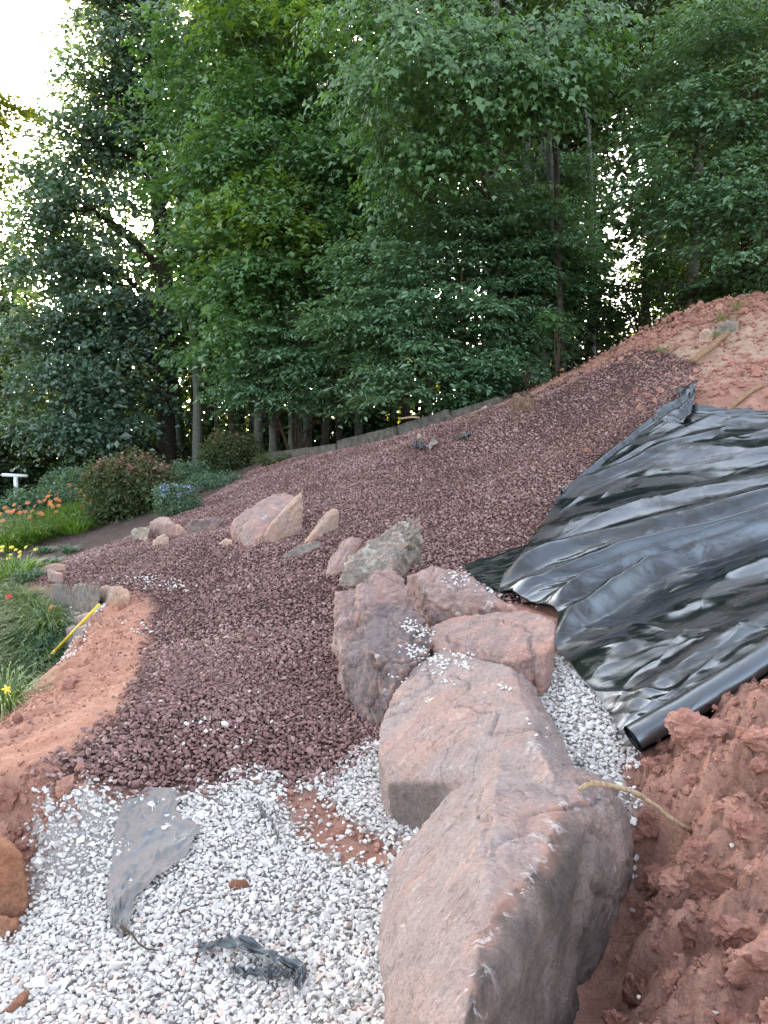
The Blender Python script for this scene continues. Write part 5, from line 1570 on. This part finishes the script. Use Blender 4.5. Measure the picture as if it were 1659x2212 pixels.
G_GRASS = leaf_mat('bright_strap_leaves', (.05, .11, .015), (.10, .20, .03), (.17, .28, .05), .35, .45)
G_BLADE = leaf_mat('long_grass', (.045, .09, .022), (.09, .16, .045), (.18, .25, .10), .35, .5)
M_OR = leaf_mat('orange_petals', (.50, .17, .05), (.62, .26, .10), (.66, .34, .16), .35, .6, (1.3, 1.1, .8))
M_YE = leaf_mat('yellow_petals', (.6, .5, .05), (.75, .65, .1), (.85, .78, .25), .35, .6, (1.2, 1.1, .8))
M_BL = leaf_mat('lavender_petals', (.22, .24, .42), (.32, .34, .55), (.42, .44, .65), .3, .6, (1.1, 1.1, 1.1))
M_RD = leaf_mat('red_petals', (.4, .03, .03), (.55, .05, .05), (.65, .12, .1), .3, .6, (1.1, 1, 1))
M_FADED = leaf_mat('faded_flower_heads', (.16, .09, .06), (.25, .15, .11), (.34, .22, .17), .2, .7, (1.1, 1, .8))
G_SPIREA = leaf_mat('olive_shrub_leaves', (.025, .045, .014), (.055, .078, .028), (.11, .12, .05), .25, .5)
G_BLUE = leaf_mat('grey_green_leaves', (.045, .085, .05), (.08, .145, .09), (.13, .21, .14), .25, .5)

def flower(root, c, size, mat, b_, lr, n=6, name='flower'):
    a = Acc(); az = np.arange(n) * 6.28 / n + lr.random()
    tl = np.array([lr.normal(0, .4), -.7, .8])
    Nn = np.tile(unit(tl[None]), (n, 1)); u_ = unit(np.cross(Nn[0], [0, 0, 1.])); v_ = np.cross(Nn[0], u_)
    Ax = np.cos(az)[:, None] * u_ + np.sin(az)[:, None] * v_ + Nn * .35
    leaves(a, np.tile(c, (n, 1)), Nn, Ax, size * .62, .5, lr.random(n), 'oval')
    a.obj(name, mat, root, b_)

def leafy(name, label, cat, u, v, rx, rz, lr, mat, leaf=.03, n=40, group=None, per=22, srad=.08, heads=None, hn=0, hlow=.3, stems=8, dens=1.):
    g = G(u, v); root = empty(name, g); tag(root, label, cat, group)
    a = Acc(); q = unit(lr.normal(size=(n, 3))) * (lr.uniform(.25, 1, n) ** (1 / 3))[:, None]; q[:, 2] = np.abs(q[:, 2]) if hlow == 0 else q[:, 2]
    q *= 1 + .2 * fbm(q * 2.5 + u, 2)[:, None]
    C = g + np.array([0, 0, rz * .95]) + q * np.array([rx, rx * .8, rz])
    C[:, 2] = np.maximum(C[:, 2], g[2] + .03)
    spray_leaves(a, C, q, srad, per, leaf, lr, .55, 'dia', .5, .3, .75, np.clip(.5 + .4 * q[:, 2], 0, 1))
    a.obj('leaves', mat, root, g)
    s = Acc()
    for i in range(stems):
        e = C[lr.integers(n)]
        tube(s, [g + lr.normal(0, .03, 3) * np.array([1, 1, 0]), (g + e) / 2 + lr.normal(0, .04, 3), e], [.008, .006, .003], 5)
    s.obj('stems', M['stem'], root, g)
    if hn:
        top = q[:, 2] > .15; Ct = C[top]; Ct = Ct[lr.permutation(len(Ct))[:hn]]
        h = Acc(); spray_leaves(h, Ct + np.array([0, 0, srad * .6]), q[top][:len(Ct)], srad * .55, 16, leaf * .8, lr, .8, 'dia', .3, .1, .6)
        h.obj('flower_heads', heads, root, g)
    return root

def plant(name, label, cat, u, v, lr, n=60, L=.4, wd=.02, spread=.18, mat=None, group=None, flowers=0, fmat=None, fsize=.1, fh=.6, bend=1., tone=(0, 1)):
    g = G(u, v); root = empty(name, g); tag(root, label, cat, group)
    a = Acc(); blades(a, g[None], n, L, wd, lr, spread, bend, tone); a.obj('leaves', mat, root, g)
    for i in range(flowers):
        c = g + np.array([lr.normal(0, spread * 1.3), lr.normal(0, spread), fh * lr.uniform(.8, 1.15)])
        sa = Acc(); tube(sa, [g + (c - g) * np.array([.3, .3, 0]), g + (c - g) * np.array([.7, .7, .6]), c], [.006, .005, .004], 5); sa.obj('stalk', M_STALK, root, g)
        flower(root, c, fsize, fmat, g, lr)
    return root
M_STALK = simple_mat('green_stalk', (.05, .09, .03), (.09, .15, .05), .6)
lp = np.random.default_rng(9)
# orange daylilies far left
for i, (u, v, nf) in enumerate(((8,1140,3),(40,1143,3),(72,1128,2),(108,1120,3),(140,1112,2),(172,1100,3),(130,1128,3),(60,1148,2),(15,1150,3),(90,1140,2),(165,1112,2),(-20,1150,2),(190,1092,3),(30,1160,3),(70,1158,3),(5,1165,3),(100,1140,3))):
    plant('daylily', 'clump of strap leaves with orange flowers by the white post', 'flower', u, v, lp, 90, .42, .02, .25, G_BLUE if i % 2 else G_GRASS, 'orange daylilies by the white post', nf, M_OR, .085, .36)
for i, (u, v) in enumerate(((15,1065),(60,1062),(100,1060),(140,1062),(180,1068),(-10,1080))):
    plant('tall_perennial', 'tall grey green perennial massed behind the orange lilies', 'plant', u, v, lp, 220, .5, .03, .5, G_BLUE, 'grey green perennials behind the orange lilies')
for i, (u, v, r1_, r2_) in enumerate(((10,1092,.6,.42),(60,1092,.6,.40),(105,1090,.55,.38),(150,1088,.5,.36),(190,1085,.45,.34),(-40,1095,.6,.45),(120,1110,.4,.22),(60,1120,.4,.2))):
    leafy('leafy_perennial', 'leafy grey green perennial mound behind the orange lilies', 'plant', u, v, r1_, r2_, lp, G_BLUE, .08, 150, 'leafy perennials behind the orange lilies', per=24, srad=.17)
# bright green band
for i, (u, v) in enumerate(((195,1122),(170,1135),(140,1148),(110,1158),(80,1168),(50,1178),(20,1188),(185,1110),(150,1125),(115,1135),(80,1145),(45,1155),(10,1165),(165,1150))):
    plant('grass_clump', 'bright green arching clump edging the mulch bed', 'grass clump', u, v, lp, 160, .55, .018, .28, G_GRASS, 'bright green clumps edging the mulch bed')
for i, (u, v, nf) in enumerate(((8,1250,4),(30,1245,4),(52,1248,3),(-5,1265,2),(20,1262,2))):
    plant('yellow_daylily', 'bright green clump with small yellow flowers beside the mulch bed', 'flower', u, v, lp, 130, .42, .016, .16, G_GRASS, 'yellow daylilies beside the mulch bed', nf, M_YE, .05, .30)
for i, (u, v) in enumerate(((112,1222),(95,1195),(150,1195),(75,1250),(50,1262),(85,1225))):
    plant('weed', 'small grey green plant growing in the dark mulch', 'plant', u, v, lp, 70, .2, .02, .10, G_BLUE, 'small plants in the mulch bed')
# long grass and leafy weeds near, lower left
for i, (u, v) in enumerate(((-10,1300),(30,1310),(65,1320),(95,1345),(20,1350),(60,1370),(-30,1380),(90,1385),(20,1410),(60,1425),(-20,1440),(95,1430),(30,1470),(-10,1500),(50,1490),(-60,1340),(-70,1440),(-60,1520),(10,1535),(60,1345),(5,1385),(110,1365))):
    plant('grass_tuft', 'tuft of long green grass beside the clay berm', 'grass', u, v, lp, 230, .40, .0085, .19, G_BLADE, 'long grass beside the clay berm', bend=1.2)
for i, (u, v) in enumerate(((120,1365),(105,1400),(75,1410),(120,1425),(85,1450),(40,1440),(60,1475),(20,1490))):
    leafy('leafy_weed', 'low leafy grey green weed at the foot of the clay berm', 'weed', u, v, .15, .08, lp, G_BLUE, .03, 20, 'leafy weeds at the foot of the berm')
r_ = G(29, 1345); root = empty('garden_flower', r_); tag(root, 'single dark red flower above the long grass', 'flower')
a = Acc(); tube(a, [r_, r_ + np.array([0, -.05, .24])], [.004, .003], 5); a.obj('stalk', M_STALK, root, r_); flower(root, r_ + np.array([0, -.06, .25]), .06, M_RD, r_, lp, 7)
for (u, v, lb) in ((66,1425,'small yellow flower in the grass beside the clay berm'), (22,1530,'low yellow flower in the grass by the lowest bend of the berm'), (115,1335,'small orange flower near the grey stones')):
    r_ = G(u, v + 12); root = empty('garden_flower', r_); tag(root, lb, 'flower')
    a = Acc(); tube(a, [r_, r_ + np.array([0, -.02, .14])], [.003, .002], 5); a.obj('stalk', M_STALK, root, r_); flower(root, r_ + np.array([0, -.03, .15]), .05, M_YE if 'yellow' in lb else M_OR, r_, lp, 5)
# shrubs of the bed
leafy('spirea_shrub', 'wide rounded shrub with faded brownish flower heads beside the mulch bed', 'shrub', 285, 1112, .72, .44, lp, G_SPIREA, .055, 330, per=34, srad=.17, heads=M_FADED, hn=60, stems=20)
leafy('flowering_shrub', 'small shrub with pale violet blue flowers at the gravel edge', 'shrub', 382, 1112, .27, .20, lp, G_BLUE, .038, 90, per=26, srad=.09, heads=M_BL, hn=13)
leafy('rounded_shrub', 'dark green rounded shrub just left of the timber edging', 'shrub', 500, 1015, .52, .34, lp, G_SPIREA, .05, 230, per=32, srad=.15, heads=M_FADED, hn=8, stems=14)
leafy('upright_shrub', 'bright green upright shrub at the foot of the slim grey trunk', 'shrub', 400, 1015, .42, .46, lp, G_GRASS, .055, 200, per=28, srad=.15)
leafy('low_shrub', 'low pale green shrub right of the wide brownish one', 'shrub', 420, 1045, .46, .2, lp, G_BLUE, .045, 150, per=28, srad=.13)
leafy('low_shrub', 'low creeping green plant below the dark rounded shrub', 'shrub', 470, 1050, .45, .09, lp, G_BLUE, .04, 90, per=24, srad=.1)
leafy('low_shrub', 'small grey green plant between the wide shrub and the bright clumps', 'shrub', 225, 1118, .28, .13, lp, G_BLUE, .045, 70, per=22, srad=.1)
leafy('low_shrub', 'green ivy like plant at the left end of the timber edging', 'shrub', 590, 1003, .3, .08, lp, G_SPIREA, .04, 50, per=20, srad=.09)
for i, (u, v) in enumerate(((1430,760),(1560,690),(1575,700),(1590,668),(1545,728))):
    plant('weed', 'pale wispy grass sprig on the bank below the woods', 'plant', u, v, lp, 24, .22, .006, .08, G_BLADE, 'grass sprigs high on the bank', bend=1.4, tone=(.6, 1))

# ------------------------------------------------------------------ tell the repeats apart
def scr(o):
    p = o.matrix_basis.translation; y, z = p.y, p.z - CAMZ
    dep = y * cP - z * sP
    return CU + F * p.x / dep
TENS = ['', 'tenth', 'twentieth', 'thirtieth']
ONES = ['', 'first', 'second', 'third', 'fourth', 'fifth', 'sixth', 'seventh', 'eighth', 'ninth', 'tenth', 'eleventh', 'twelfth', 'thirteenth', 'fourteenth', 'fifteenth', 'sixteenth', 'seventeenth', 'eighteenth', 'nineteenth']
def ordn(n):
    if n < 20: return ONES[n]
    return 'twenty ' + ONES[n - 20] if n > 20 else 'twentieth'
_groups = {}
for o in SC.objects:
    if o.parent is None and o.get('group') and 'wood floor' not in o['group']:
        _groups.setdefault(o['group'], []).append(o)
for g_, L_ in _groups.items():
    if len({o['label'] for o in L_}) == len(L_) or len(L_) > 29: continue
    L_.sort(key=scr)
    for i, o in enumerate(L_):
        o['label'] += (', leftmost of its group' if i == 0 else ', rightmost of its group' if i == len(L_) - 1 else ', ' + ordn(i + 1) + ' from the left')
